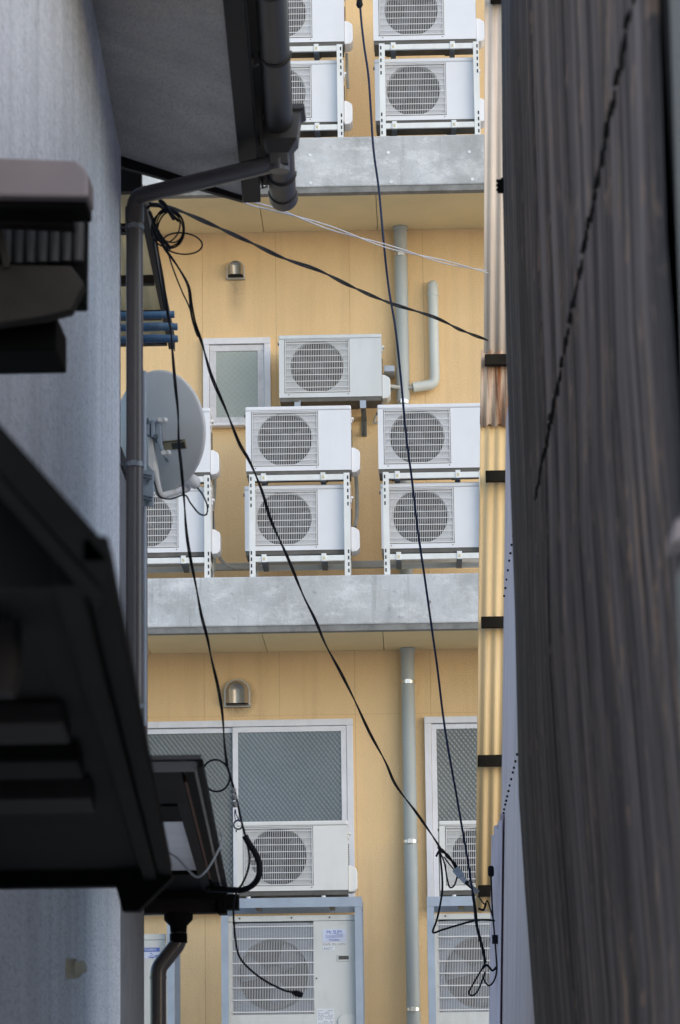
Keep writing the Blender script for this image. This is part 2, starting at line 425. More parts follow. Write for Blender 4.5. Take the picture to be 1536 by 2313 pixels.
def window(pl, pr, zt, zb, kind):
    """framed sash window standing 60 mm proud of the wall"""
    fw = .052; y0 = YW - .062
    f = MB()
    f.box(pl, pr, y0, YW - .001, zt - fw, zt); f.box(pl, pr, y0 - .02, YW - .001, zb, zb + .03)
    f.box(pl, pl + fw, y0 + .002, YW - .002, zb + .03, zt - fw); f.box(pr - fw, pr, y0 + .002, YW - .002, zb + .03, zt - fw)
    f.box(pl + .01, pr - .01, y0 - .035, y0 - .02, zb + .004, zb + .02)
    fr = f.build('window', 'alu_frame', apt, bevel=.004)
    def sash(a, b, yy, m, gm, sw=.045):
        s = MB(); z0, z1 = zb + .032, zt - fw - .004
        s.box(a, b, yy, yy + .022, z1 - sw, z1); s.box(a, b, yy, yy + .022, z0, z0 + sw)
        s.box(a, a + sw, yy + .001, yy + .021, z0 + sw, z1 - sw); s.box(b - sw, b, yy + .001, yy + .021, z0 + sw, z1 - sw)
        so = s.build('sash', m, fr, bevel=.002)
        MB().box(a + sw, b - sw, yy + .010, yy + .015, z0 + sw, z1 - sw).build('pane', gm, fr)
    L, R = pl + fw + .002, pr - fw - .002
    if kind == 'single': sash(L, R, y0 + .020, 'alu_sash', 'glass_wired', .052)
    else:
        mid = (L + R) / 2
        sash(L, mid + .02, y0 + .032, 'alu_frame', 'glass_dimpled_grey', .04); sash(mid - .025, R, y0 + .006, 'alu_frame', 'glass_dimpled', .042)
    return fr
a = PY(459, 768, YW); b = PY(613, 966, YW); window(a.x, b.x, a.z, b.z, 'single')
a = PY(797, 1625, YW); b = PY(797, 2058, YW); m_ = PY(533, 1640, YW)
window(a.x - 2 * (a.x - m_.x), a.x, a.z, b.z, 'double')
a = PY(958, 1621, YW)
window(a.x, a.x + 2 * (PY(797, 1625, YW).x - m_.x), a.z, b.z, 'double')

def hood(c, r):
    y1 = YW - .002; h = MB(); n = 20
    zb = c.z - r * .95; zc_ = c.z + r * .12
    def outline(rr, zlow): return [(c.x + rr, zlow)] + [(c.x + rr * math.cos(math.pi * k / n), zc_ + rr * math.sin(math.pi * k / n)) for k in range(n + 1)] + [(c.x - rr, zlow)]
    # flange
    h.prism([(x, y1 - .006, z) for x, z in outline(r, zb)], (0, .006, 0))
    rings = []
    for q in range(7):
        t = q / 6; rr = r * .9 * math.cos(t * .5 * math.pi * .0 + 0) ; yy = y1 - .006 - .10 * t
        rings.append((yy, r * (.88 - .30 * t ** 2.2)))
    vs = []; fs = []; m = len(outline(1, 0))
    for yy, rr in rings: vs += [(x, yy, z) for x, z in outline(rr, zb + .012)]
    for q in range(len(rings) - 1):
        for k in range(m - 1): fs.append((q * m + k, q * m + k + 1, (q + 1) * m + k + 1, (q + 1) * m + k))
    fs.append([(len(rings) - 1) * m + k for k in range(m)][::-1])
    h.add(vs, fs, 0, True)
    ho = h.build('vent_hood', 'steel_hood', apt)
    MB().box(c.x - r * .82, c.x + r * .82, y1 - .075, y1 - .008, zb + .013, zb + .016).build('hood_opening', 'hood_inside', ho)
    MB().box(c.x - r * 1.06, c.x + r * 1.06, y1 - .03, y1 - .0005, zb - .012, zb - .001).build('drip_lip', 'steel_hood', ho, bevel=.003)
hood(PY(533, 611, YW), .074); hood(PY(536, 1567, YW), .105)

# vertical drain pipes with bands
PYP = YW - .085
def drain(p0, z0, z1, bands):
    r = .054
    dp = MB().cyl((p0.x, PYP, z0), (p0.x, PYP, z1), r, 24).build('drainpipe', 'pvc_grey', apt)
    MB().cyl((p0.x, PYP, z1 - .03), (p0.x, PYP, z1 - .002), r * 1.14, 24).build('ceiling_collar', 'pvc_grey', dp)
    for z in bands:
        t = MB().cyl((p0.x, PYP, z - .012), (p0.x, PYP, z + .012), r + .004, 24)
        t.box(p0.x - .02, p0.x + .02, PYP - r - .016, PYP - r + .004, z - .017, z + .017); t.box(p0.x - .006, p0.x + .006, PYP - r - .022, PYP - r, z - .013, z + .013)
        t.cyl((p0.x, PYP + r, z), (p0.x, YW - .001, z), .006, 6)
        t.build('pipe_band', 'steel_bright', dp)
pp = PY(920, 1460, PYP)
drain(pp, SLABS[1][0], SLABS[2][1] - .023, [PY(905, 576, PYP).z, PY(910, 909, PYP).z])
drain(pp, SLABS[0][0], SLABS[1][1] - .023, [PY(922, 1541, PYP).z, PY(930, 1901, PYP).z, PY(936, 2280, PYP).z])
# the small refrigerant trunking pipe beside it
q0 = PY(978, 650, YW - .07); q1 = PY(981, 868, YW - .07); q2 = PY(932, 873, YW - .10)
sp = MB().tube(bent([V((q0.x, YW, q0.z + .03)), V((q0.x, YW - .07, q0.z + .03)), V((q0.x, YW - .07, q1.z)), V((q2.x, YW - .10, q1.z - .03))], .055, 6), .042, 16)
sp = sp.build('conduit_pipe', 'pvc_pale', apt)
MB().cyl((q0.x, YW - .07, q0.z - .07), (q0.x, YW - .07, q0.z - .03), .046, 16).build('coupling', 'pvc_pale', sp)
MB().tube(bent([V((q2.x + .01, YW - .10, q1.z - .03)), V((q2.x - .08, YW - .11, q1.z - .035)), V((q2.x - .25, YW - .2, q1.z - .03))], .03), .017, 8).build('refrigerant_line', 'insul_grey', sp)
# low horizontal drain conduit behind the racks, and the kinked hose by it
zc0 = PY(700, 1277, YW - .25).z
MB().box(BX0, BX1, YW - .28, YW - .22, zc0 - .03, zc0 + .025).build('cable_trunking', 'insul_grey', apt, bevel=.004)

# ------------------------------------------------------------------ outdoor units
AW, AD, AH = .815, .29, .545
def make_unit():
    root = thing('outdoor_unit', 'white outdoor unit', 'air conditioner')
    x0, x1 = -AW / 2, AW / 2; yf = -AD / 2; yb = AD / 2
    gx0, gx1, gz0, gz1 = x0 + .045, x0 + .560, .072, .502
    cx_, cz_, r = (gx0 + gx1) / 2, (gz0 + gz1) / 2 - .0, .2125
    c = MB(); t = .012; zb, zt = .034, AH - .036
    c.box(x0, gx0, yf, yf + t, zb, zt); c.box(gx1, x1, yf, yf + t, zb, zt)
    c.box(gx0, gx1, yf, yf + t, zb, gz0); c.box(gx0, gx1, yf, yf + t, gz1, zt)
    c.box(x0, x0 + .008, yf + t, yb, zb, zt); c.box(x1 - .008, x1, yf + t, yb, zb, zt); c.box(x0 + .008, x1 - .008, yb - .01, yb, zb, zt)
    # recessed fan board with a round mouth
    n = 48; yr = yf + .018; vs = []; fs = []
    for k in range(n):
        a = 2 * math.pi * k / n; dx, dz = math.cos(a), math.sin(a)
        s_ = min((gx1 - cx_) / abs(dx) if abs(dx) > 1e-6 else 9, (gz1 - cz_) / abs(dz) if abs(dz) > 1e-6 else 9)
        vs += [(cx_ + dx * r, yr, cz_ + dz * r), (cx_ + dx * s_, yr, cz_ + dz * s_), (cx_ + dx * (r - .006), yr + .05, cz_ + dz * (r - .006))]
    for k in range(n):
        j = (k + 1) % n
        fs += [(3 * k, 3 * j, 3 * j + 1, 3 * k + 1), (3 * k, 3 * k + 2, 3 * j + 2, 3 * j)]
    c.add(vs, fs, 0)
    c.build('casing', 'ac_white', root)
    MB().box(x0 - .003, x1 + .003, yf - .003, yb + .003, zt + .002, AH).build('top_cover', 'ac_white', root, bevel=.009)
    pan = MB().box(x0 + .006, x1 - .006, yf + .006, yb - .006, .0, zb - .001)
    pan.box(x0 + .1, x0 + .16, yf - .01, yb + .01, -.002, .012); pan.box(x1 - .25, x1 - .19, yf - .01, yb + .01, -.002, .012)
    pan.build('base_pan', 'ac_pan', root)
    MB().box(gx0, gx1, yf + .075, yf + .09, gz0 - .01, gz1 + .01).build('coil', 'ac_dark', root)
    fan = MB().cyl((cx_, yf + .055, cz_), (cx_, yf + .035, cz_), .055, 20).build('fan', 'fan_grey', root); recentre(fan, V((cx_, yf, cz_)))
    for b in range(3):
        v_ = []; f_ = []
        for q in range(7):
            aa = b * 2 * math.pi / 3 + .5 + q * .17
            for rr in (.05, .12, .2): v_.append((cx_ + rr * math.cos(aa), yf + .062 - .006 * q, cz_ + rr * math.sin(aa)))
        for q in range(6):
            for e in range(2): f_.append((q * 3 + e, q * 3 + e + 1, q * 3 + e + 4, q * 3 + e + 3))
        MB().add(v_, f_, 0, True).build('blade', 'fan_grey', fan, solid=.003)
    g = MB(); yg = yf - .004; fw = .010
    g.box(gx0 + .003, gx1 - .003, yg, yf + .010, gz1 - fw, gz1 - .003); g.box(gx0 + .003, gx1 - .003, yg, yf + .010, gz0 + .003, gz0 + fw)
    g.box(gx0 + .003, gx0 + fw, yg, yf + .010, gz0 + fw, gz1 - fw); g.box(gx1 - fw, gx1 - .003, yg, yf + .010, gz0 + fw, gz1 - fw)
    nb = 36
    for k in range(1, nb):
        x = gx0 + fw + (gx1 - gx0 - 2 * fw) * k / nb; g.box(x - .0017, x + .0017, yf, yf + .006, gz0 + fw, gz1 - fw)
    for k in range(1, 9):
        z = gz0 + fw + (gz1 - gz0 - 2 * fw) * (k - .35) / 8; g.box(gx0 + fw, gx1 - fw, yf - .004, yf - .0005, z - .0028, z + .0028)
    g.build('grille', 'ac_grille', root)
    e = .004
    ln = MB().box(gx0 - e, gx1 + e, yf - .0012, yf + .002, gz1 - .002, gz1 + .0015).box(gx0 - e, gx1 + e, yf - .0012, yf + .002, gz0 - .0015, gz0 + .002)
    ln.box(gx0 - .0015, gx0 + .002, yf - .0011, yf + .002, gz0 + .002, gz1 - .002).box(gx1 - .002, gx1 + .0015, yf - .0011, yf + .002, gz0 + .002, gz1 - .002)
    ln.build('grille_seam', 'ac_pan', root)
    for x in (gx0 + .03, gx1 - .012): MB().cyl((x, yf - .003, gz0 - .016), (x, yf + .001, gz0 - .016), .0042, 8).build('screw', 'screw_dark', root)
    vc = MB().prism([(x1 + .001, yf + .035, z) if i == 0 else (x1 + x, yf + .035, z) for i, (x, z) in enumerate(((.001, .02), (.042, .025), (.064, .045), (.067, .07), (.067, .175), (.060, .192), (.026, .214), (.001, .218)))], (0, .19, 0))
    vc.build('valve_cover', 'ac_white', root, bevel=.006)
    hd = MB().box(x1 + .001, x1 + .022, yf + .06, yf + .15, .446, .462); hd.box(x1 + .001, x1 + .008, yf + .06, yf + .15, .415, .446)
    hd.build('side_handle', 'ac_white', root, bevel=.003)
    lv = MB()
    for k in range(9): lv.box(x1 + .001, x1 + .006, yf + .17, yf + .25, .235 + k * .018, .242 + k * .018)
    lv.build('side_louvre', 'ac_pan', root)
    MB().box(x0 - .012, x0 - .001, yf + .03, yf + .07, .475, .49).build('latch', 'ac_pan', root)
    return root
UG = 'white outdoor units stacked on the balconies'
proto = make_unit(); used = False
def unit(X, Yf, Z, label, tint=None, rz=0.):
    """X of the left edge of the front"""
    global used
    o = proto if not used else copy_tree(proto); used = True
    o.location = (X + AW / 2, Yf + AD / 2, Z); o.rotation_euler = (0, 0, math.radians(rz))
    o['label'] = label; o['category'] = 'air conditioner'; o['group'] = UG
    for ch in o.children:
        if ch.name.split('.')[0] == 'fan': ch.rotation_euler.y = random.uniform(0, 2.1)
    if tint:
        for ch in o.children:
            if ch.name.split('.')[0] in ('casing', 'top_cover', 'valve_cover', 'side_handle'):
                ch.material_slots[0].link = 'OBJECT'; ch.material_slots[0].material = MATS[tint]
    return o
YU = YF + .12
LEV = [5.923, 9.416]
def zs(py, Y=YU, px=700): return PY(px, py, Y).z
zup = zs(1072) - 5.923; zlo = zs(1252) - 5.923
xl2 = PY(555, 990, YU).x; xl3 = PY(854, 990, YU).x; xl5 = PY(553, 1170, YU).x; xl6 = PY(861, 1165, YU).x
xr1 = PY(474, 1000, YU).x; xr4 = PY(477, 1180, YU).x
unit(xl2, YU, 5.923 + zup, 'upper outdoor unit of the middle rack, overlapping the corner of the small window')
unit(xl5, YU, 5.923 + zlo, 'lower outdoor unit of the middle rack, right of the curved grey hose')
unit(xl3, YU, 5.923 + zup, 'upper outdoor unit on the right-hand rack, below the bent conduit pipe')
unit(xl6, YU, 5.923 + zlo, 'white outdoor unit inside the white rack beside the yellow corrugated screen on the lower balcony')
unit(xr1 - AW, YU, 5.923 + zup, 'white outdoor unit mostly hidden behind the satellite dish, on top of its rack')
unit(xr4 - AW, YU, 5.923 + zlo, 'white outdoor unit in the rack below the satellite dish')
z9 = 9.416
xa1 = PY(777, 50, YU).x; xa2 = PY(843, 50, YU).x; xa3 = PY(776, 200, YU).x; xa4 = PY(847, 200, YU).x
za_u = PY(700, 104, YU).z - .0; za_l = PY(700, 285, YU).z
unit(xa1 - AW, YU, za_u, 'white outdoor unit cut by the top edge, half hidden by the brown gutter')
unit(xa2, YU, za_u, 'white outdoor unit cut by the top edge, beside the corrugated screen')
unit(xa3 - AW, YU, za_l, 'white outdoor unit in the upper balcony rack beside the brown rainwater hopper')
unit(xa4, YU, za_l, 'white outdoor unit in the upper balcony rack between hanging cable and corrugated screen')
# the one hung on wall brackets
YB = YW - .50
b0 = PY(631, 908, YB)
unit(b0.x, YB, b0.z, 'white outdoor unit hung on wall brackets right of the small window, topmost on its floor', 'ac_greyed')
# the two on blue-grey frames
YC = 23.80
c1 = PY(536, 2024, YC); unit(c1.x, YC, c1.z, 'white outdoor unit on the blue-grey frame in front of the dark sliding window', 'ac_yellowed')
c2 = PY(995, 2022, YC); unit(c2.x, YC, c2.z, 'white outdoor unit in front of the right-hand window, half hidden by the corrugated screen', 'ac_yellowed')

# wall brackets under the hung unit
WBG = 'dark wall brackets under the hung unit'
for i, px in enumerate((672, 820)):
    p = PY(px, 908, YB); r_ = thing('wall_bracket', ('left' if i == 0 else 'right') + ' dark steel wall bracket under the hung outdoor unit', 'bracket', (p.x, YW, p.z), WBG)
    MB().box(p.x - .02, p.x + .02, YB + .0, YW - .002, p.z - .043, p.z - .003).build('arm', 'galv_dark', r_)
    MB().box(p.x - .024, p.x + .024, YB - .006, YB - .001, p.z - .05, p.z + .012).build('end_plate', 'galv_blue', r_)
    MB().box(p.x - .02, p.x + .02, YW - .02, YW - .002, p.z - .17, p.z - .045).build('wall_plate', 'galv_dark', r_)
    MB().beam((p.x, YW - .02, p.z - .155), (p.x, YB + .12, p.z - .045), (0, 0, 1), .03, .02).build('strut', 'galv_dark', r_)
p = PY(880, 842, YW - .1)
tag(MB().box(p.x - .045, p.x + .04, YW - .25, YW - .002, p.z - .025, p.z + .025).build('rail_bracket', 'galv_blue', bevel=.004), 'short blue-grey rail behind the hung unit beside the grey drain pipe', 'bracket')

# ------------------------------------------------------------------ white slotted racks
RG = 'white slotted steel racks on the balconies'
def make_rack(xa, xb, zbase, ztop, zlow, label):
    yf = YF + .055; yb = yf + .42; W = .045
    root = thing('equipment_rack', label, 'rack', ((xa + xb) / 2, yf, zbase), RG)
    for x, sx in ((xa, 1), (xb, -1)):
        for y, sy in ((yf, 1), (yb, -1)):
            q = MB(); y0, y1 = sorted((y, y + sy * .003)); q.box(x - W / 2, x + W / 2, y0, y1, zbase, ztop + .03)
            xe = x - sx * W / 2; xx0, xx1 = sorted((xe, xe + sx * .003)); yy0, yy1 = sorted((y + sy * .003, y + sy * W)); q.box(xx0, xx1, yy0, yy1, zbase, ztop + .03)
            post = q.build('post', 'rack_white', root)
            if sy > 0:
                xs_ = x - sx * W * .20
                for z in [ztop - .02 - .052 * k for k in range(5)] + [zbase + .03 + .05 * k for k in range(4)]:
                    MB().box(xs_ - .0055, xs_ + .0055, y0 - .0012, y0 - .0002, z, z + .028).build('slot', 'slot_dark', post)
    for z in (ztop, zlow):
        for y, sy in ((yf, 1), (yb, -1)):
            y0, y1 = sorted((y + sy * .004, y + sy * .03))
            MB().box(xa + W / 2 - .01, xb - W / 2 + .01, y0, y1, z - .022, z + .022).build('rail', 'rack_white', root, bevel=.003)
        for x, sx in ((xa, 1), (xb, -1)):
            MB().box(x - sx * W * .38 - .002, x - sx * W * .38 + .002, yf + W + .002, yb - W, z - .02, z + .02).build('side_rail', 'rack_white', root)
        for fx in (.09, .72):
            x = xa + (xb - xa) * (fx + .03)
            MB().box(x - .02, x + .02, yf + .032, yb - .032, z - .030, z + .018).build('cross_beam', 'galv_dark', root)  # dark colour paints the shade on these white bars
            cl = MB().box(x - .019, x + .019, yf - .004, yf + .003, z - .026, z + .036).build('clip', 'rack_white', root, bevel=.003)
            MB().box(x - .008, x + .008, yf - .0052, yf - .0042, z - .012, z + .010).build('sticker', 'clip_sticker', cl)
yr = YF + .055
def X_(px, py): return PY(px, py, yr).x
zt_, zl_ = PY(680, 1078, yr).z, PY(680, 1261, yr).z
make_rack(X_(570, 1180), X_(784, 1180), 5.923, zt_, zl_, 'white slotted rack holding the middle pair of outdoor units on the lower balcony')
make_rack(X_(873, 1180), X_(873, 1180) + .74, 5.923, zt_, zl_, 'white slotted rack beside the yellow corrugated screen on the lower balcony')
make_rack(X_(468, 1180) - .74, X_(468, 1180), 5.923, zt_, zl_, 'white slotted rack behind the satellite dish')
zt9, zl9 = PY(720, 109, yr).z, PY(720, 287, yr).z
make_rack(X_(768, 200) - .74, X_(768, 200), 9.416, zt9, zl9, 'white slotted rack beside the brown rainwater hopper on the upper balcony')
make_rack(X_(864, 200), X_(1077, 200), 9.416, zt9, zl9, 'white slotted rack between hanging cable and corrugated screen on the upper balcony')

# refrigerant hoses behind the stacks
HG = 'grey insulated hoses behind the racks'
def hose(pts, r, label, m='insul_grey', name='insulated_hose', group=HG):
    return tag(MB().tube(smooth_path([PY(x, y, Y) for x, y, Y in pts], 6), r, 10).build(name, m), label, 'hose', group)
hose([(484, 1060, 24.75), (484, 1110, 24.85), (480, 1160, 24.9), (484, 1210, 24.85)], .016, 'grey hose between the two outdoor units at the dish')
hose([(488, 1235, 24.7), (498, 1262, 24.8), (520, 1280, 24.9), (560, 1283, 25.0), (620, 1283, 25.1)], .014, 'grey hose curving along the wall from the lower left unit')
hose([(482, 1250, 24.75), (484, 1280, 24.8), (478, 1300, 24.8)], .014, 'short grey hose dropping below the lower left unit')
hose([(803, 1062, 24.75), (806, 1110, 24.85), (806, 1160, 24.85), (802, 1190, 24.8)], .016, 'grey hose right of the middle stack of outdoor units')
hose([(905, 875, YW - .12), (880, 885, YW - .1), (845, 950, YW - .05), (858, 952, YW - .06)], .010, 'thin hose on the wall behind the hung outdoor unit')
hose([(783, 120, 24.8), (784, 160, 24.85), (786, 200, 24.85)], .012, 'thin grey hose right of the upper left rack')

# ------------------------------------------------------------------ blue-grey frames and the tall units
FG = 'blue-grey steel frames'
def make_frame(xa, xb, zb, zt, yf, label):
    root = thing('steel_frame', label, 'frame', ((xa + xb) / 2, yf, zb), FG)
    P_ = .052; D = .62
    for x, sx in ((xa, 1), (xb, -1)):
        for y in (yf, yf + D - P_):
            x0, x1 = sorted((x, x + sx * P_))
            q = MB().box(x0, x1, y, y + .005, zb, zt); e0, e1 = (x0, x0 + .005) if sx > 0 else (x1 - .005, x1)
            q.box(e0, e1, y + .005, y + P_, zb, zt); q.build('post', 'galv_blue', root)
        xs0, xs1 = sorted((x + sx * .001, x + sx * .005))
        MB().box(xs0, xs1, yf + P_, yf + D - P_, zt - .06, zt - .002).build('side_beam', 'galv_blue', root)
    for y in (yf - .003, yf + D - .01):
        q = MB().box(xa, xb, y, y + .006, zt - .068, zt + .002); q.box(xa, xb, y + .006, y + .06, zt - .004, zt + .002)
        q.build('beam', 'galv_blue', root)
    for k in (.25, .78):
        x = xa + (xb - xa) * k; MB().box(x - .02, x + .02, yf + .06, yf + D - .06, zt - .055, zt - .006).build('cross_bar', 'galv_dark', root)
    q = MB()
    for x in (xa + .2, xb - .28): q.cyl((x, yf + .03, zt + .003), (x, yf + .03, zt + .016), .016, 10)
    q.build('rubber_mount', 'ac_grille', root)
YD = 23.78
def bigunit(X, Y, Z, W, H, label, labels, dark=True):
    root = thing('tall_outdoor_unit', label, 'air conditioner', (X + W / 2, Y + .17, Z), 'large cream outdoor units in steel frames')
    x0, x1 = X, X + W; D = .33; yf = Y
    gx0, gx1, gz0, gz1 = x0 + .03, x0 + .625, Z + .12, Z + H - .05
    cx_, cz_, r = (gx0 + gx1) / 2, Z + H - .43, .262
    c = MB(); t = .012
    c.box(x0, gx0, yf, yf + t, Z, Z + H - .045); c.box(gx1, x1, yf, yf + t, Z, Z + H - .045); c.box(gx0, gx1, yf, yf + t, Z, gz0)
    c.box(x0, x0 + .008, yf + t, yf + D, Z, Z + H - .045); c.box(x1 - .008, x1, yf + t, yf + D, Z, Z + H - .045); c.box(x0 + .008, x1 - .008, yf + D - .01, yf + D, Z, Z + H - .045)
    c.build('casing', 'ac_cream', root)
    MB().box(x0 - .003, x1 + .003, yf - .004, yf + D + .003, Z + H - .043, Z + H).build('top_cover', 'ac_cream', root, bevel=.004)
    q = MB()
    for fx in (.09, .5, .8): q.cyl((x0 + W * fx, yf - .008, Z + H - .018), (x0 + W * fx, yf - .003, Z + H - .018), .007, 8)
    q.cyl((gx1 + .018, yf - .004, Z + H - .46), (gx1 + .018, yf, Z + H - .46), .006, 8); q.build('screw', 'screw_dark', root)
    # recessed blue-grey fan board with mouth
    n = 56; yr_ = yf + .028; vs = []; fs = []
    for k in range(n):
        a = 2 * math.pi * k / n; dx, dz = math.cos(a), math.sin(a)
        s_ = min((gx1 - cx_) / abs(dx) if abs(dx) > 1e-6 else 9, ((gz1 - cz_) if dz > 0 else (cz_ - gz0)) / abs(dz) if abs(dz) > 1e-6 else 9)
        vs += [(cx_ + dx * r, yr_, cz_ + dz * r), (cx_ + dx * s_, yr_, cz_ + dz * s_), (cx_ + dx * (r - .01), yr_ + .05, cz_ + dz * (r - .01))]
    for k in range(n):
        j = (k + 1) % n; fs += [(3 * k, 3 * j, 3 * j + 1, 3 * k + 1), (3 * k, 3 * k + 2, 3 * j + 2, 3 * j)]
    MB().add(vs, fs, 0).build('fan_board', 'galv_board', root)
    MB().box(gx0, gx1, yf + .10, yf + .115, gz0, gz1).build('coil', 'ac_dark', root)
    fan = MB().cyl((cx_, yf + .075, cz_), (cx_, yf + .045, cz_), .062, 20).build('fan', 'fan_grey', root); recentre(fan, V((cx_, yf, cz_)))
    for b in range(3):
        v_ = []; f_ = []
        for q_ in range(7):
            aa = b * 2 * math.pi / 3 + .35 + q_ * .15
            for rr in (.055, .15, .245): v_.append((cx_ + rr * math.cos(aa), yf + .088 - .007 * q_, cz_ + rr * math.sin(aa)))
        for q_ in range(6):
            for e in range(2): f_.append((q_ * 3 + e, q_ * 3 + e + 1, q_ * 3 + e + 4, q_ * 3 + e + 3))
        MB().add(v_, f_, 0, True).build('blade', 'fan_pale', fan, solid=.004)
    g = MB()
    nb = 50
    for k in range(nb + 1):
        x = gx0 + .004 + (gx1 - gx0 - .008) * k / nb; g.box(x - .0017, x + .0017, yf - .002, yf + .003, gz0, gz1 - .006)
    z = gz1 - .03
    while z > gz0: g.box(gx0 - .003, gx1 + .003, yf - .008, yf - .003, z - .004, z + .004); z -= .0885
    g.build('grille', 'ac_grille', root)
    if labels == 'full':
        lx = gx1 + .065; lz = Z + H - .105; lw = .172
        lb = MB().box(lx, lx + lw, yf - .0022, yf - .0004, lz - .092, lz).build('maker_label', 'label_lilac', root)
        mx = lx + lw / 2
        lettering('Mr.SLIM', .036, 'ink_blue', lb, (mx, yf - .003, lz - .022), sx=.92)
        wv = MB()
        for k in range(3):
            for i in range(14):
                xa, xb = mx - .065 + .13 * i / 14, mx - .065 + .13 * (i + 1) / 14
                za, zb_ = [lz - .044 - .008 * k + .0035 * math.tanh((q_ - mx) * 45) for q_ in (xa, xb)]
                wv.hexa([(xa, yf - .0036, za - .0011), (xb, yf - .0036, zb_ - .0011), (xb, yf - .0024, zb_ - .0011), (xa, yf - .0024, za - .0011), (xa, yf - .0036, za + .0011), (xb, yf - .0036, zb_ + .0011), (xb, yf - .0024, zb_ + .0011), (xa, yf - .0024, za + .0011)])
        wv.build('wave_emblem', 'ink_blue', lb)
        lettering('MITSUBISHI', .016, 'ink_blue', lb, (mx, yf - .003, lz - .079), sx=.95)
        ln = MB().box(lx, lx + lw, yf - .0016, yf - .0004, lz - .117, lz - .098).build('text_strip', 'ac_grille', root)
        tl = MB()
        for i in range(15):
            if i in (5, 9): continue
            xx = lx + .006 + i * .011; tl.box(xx, xx + .007, yf - .0026, yf - .0018, lz - .114 + .003 * (i % 2), lz - .102 - .002 * (i % 3))
        tl.build('printed_line', 'ink_grey', ln)
        nm = MB().box(lx, lx + .088, yf - .0022, yf - .0004, lz - .158, lz - .126).build('number_label', 'label_white', root)
        lettering('B407C', .030, 'ink_grey', nm, (lx + .044, yf - .003, lz - .142), sx=.9)
        # grip
        hx, hz = lx + .105, Z + H - .335
        gp = MB().box(hx, hx + .095, yf - .006, yf - .0004, hz + .034, hz + .044).box(hx, hx + .095, yf - .006, yf - .0004, hz - .004, hz + .008)
        gp.box(hx, hx + .01, yf - .006, yf - .0004, hz + .008, hz + .034).box(hx + .085, hx + .095, yf - .006, yf - .0004, hz + .008, hz + .034)
        gp = gp.build('grip', 'ac_cream', root, bevel=.003)
        MB().box(hx + .01, hx + .085, yf - .0016, yf - .0005, hz + .008, hz + .034).build('grip_hollow', 'screw_dark', gp)
        # data sheet
        sx_, sz = gx1 + .02, Z + H - .68
        ds = MB().box(sx_, sx_ + .125, yf - .002, yf - .0004, sz - .26, sz).build('data_sheet', 'label_white', root)
        tl = MB(); rnd = random.Random(4)
        for row in range(22):
            zz = sz - .012 - row * .0112; xx = sx_ + .006
            while xx < sx_ + .115:
                wdt = rnd.uniform(.006, .024)
                if rnd.random() < .7: tl.box(xx, min(xx + wdt, sx_ + .119), yf - .0028, yf - .0021, zz - .0045, zz)
                xx += wdt + .004
        tl.build('printed_rows', 'ink_grey', ds)
        cv = MB(); n = 8; rr = .05; xx0, xx1, zz0, zz1 = sx_ + .15, x1 - .001, Z + .02, Z + H - .725
        cv.prism([(xx0, yf - .014, zz0), (xx1, yf - .014, zz0), (xx1, yf - .014, zz1)] + [(xx0 + rr - rr * math.sin(math.pi / 2 * k / n), yf - .014, zz1 - rr + rr * math.cos(math.pi / 2 * k / n)) for k in range(n + 1)], (0, .0135, 0))
        cv.build('pipe_cover', 'ac_cream', root, bevel=.005)
    elif labels == 'left':
        a_ = PY(310, 2141, yf); b_ = PY(361, 2165, yf)
        lw = b_.x - a_.x
        lb = MB().box(a_.x, b_.x, yf - .002, yf - .0004, b_.z, a_.z).build('maker_label', 'label_lilac', root)
        hb = MB().box(a_.x, b_.x, yf - .0032, yf - .0022, a_.z - .030, a_.z).build('label_band', 'ink_blue', lb)
        lettering('MITSUBISHI', .022, 'label_white', hb, ((a_.x + b_.x) / 2 + .003, yf - .0042, a_.z - .015), sx=.98)
        br = MB(); rnd = random.Random(9)
        for cx2, sc in ((.56, 1.0), (.80, .8)):
            for k in range(7):
                u = V((a_.x + lw * cx2 + rnd.uniform(-.017, .017) * sc, yf - .0028, a_.z - .056 + rnd.uniform(-.016, .016) * sc)); an = rnd.uniform(-1.1, .9)
                br.beam(u, u + V((math.cos(an), 0, math.sin(an))) * .017 * sc, (0, 1, 0), .0008, .0052)
        br.build('brush_emblem', 'ink_blue', lb)
    return root

d0 = PY(515, 2069, YD); zD = d0.z; zfloor = SLABS[0][0]
HD = zD - zfloor - .04
bigunit(d0.x, YD + .03, zfloor + .04, .93, HD, 'large cream outdoor unit with maker label and number sticker, in the middle steel frame', 'full')
fl = PY(500, 2100, YD); fr_ = PY(818, 2100, YD); zft = PY(660, 2029, YD).z
make_frame(fl.x, fr_.x, zfloor, zft, YD - .03, 'blue-grey steel frame around the large outdoor unit with the number sticker')
d2 = PY(973, 2061, YD); fl2 = PY(967, 2200, YD)
bigunit(fl2.x + .05, YD + .03, zfloor + .04, .93, PY(1000, 2063, YD).z - zfloor - .04, 'large outdoor unit with wire grille behind the tangled cables at lower right', 'plain')
make_frame(fl2.x, fl2.x + (fr_.x - fl.x), zfloor, PY(1020, 2026, YD).z, YD - .03, 'blue-grey steel frame beside the grey drain pipe and tangled cables')
d3 = PY(374, 2150, YD)
bigunit(d3.x - .955, YD + .03, zfloor + .04, .95, PY(350, 2109, YD).z - zfloor - .04, 'large cream outdoor unit with blue maker label behind the left downpipe', 'left')
fr3 = PY(394, 2150, YD).x
make_frame(fr3 - (fr_.x - fl.x), fr3, zfloor, zft, YD - .03, 'blue-grey steel frame behind the slanted brown downpipe at lower left')

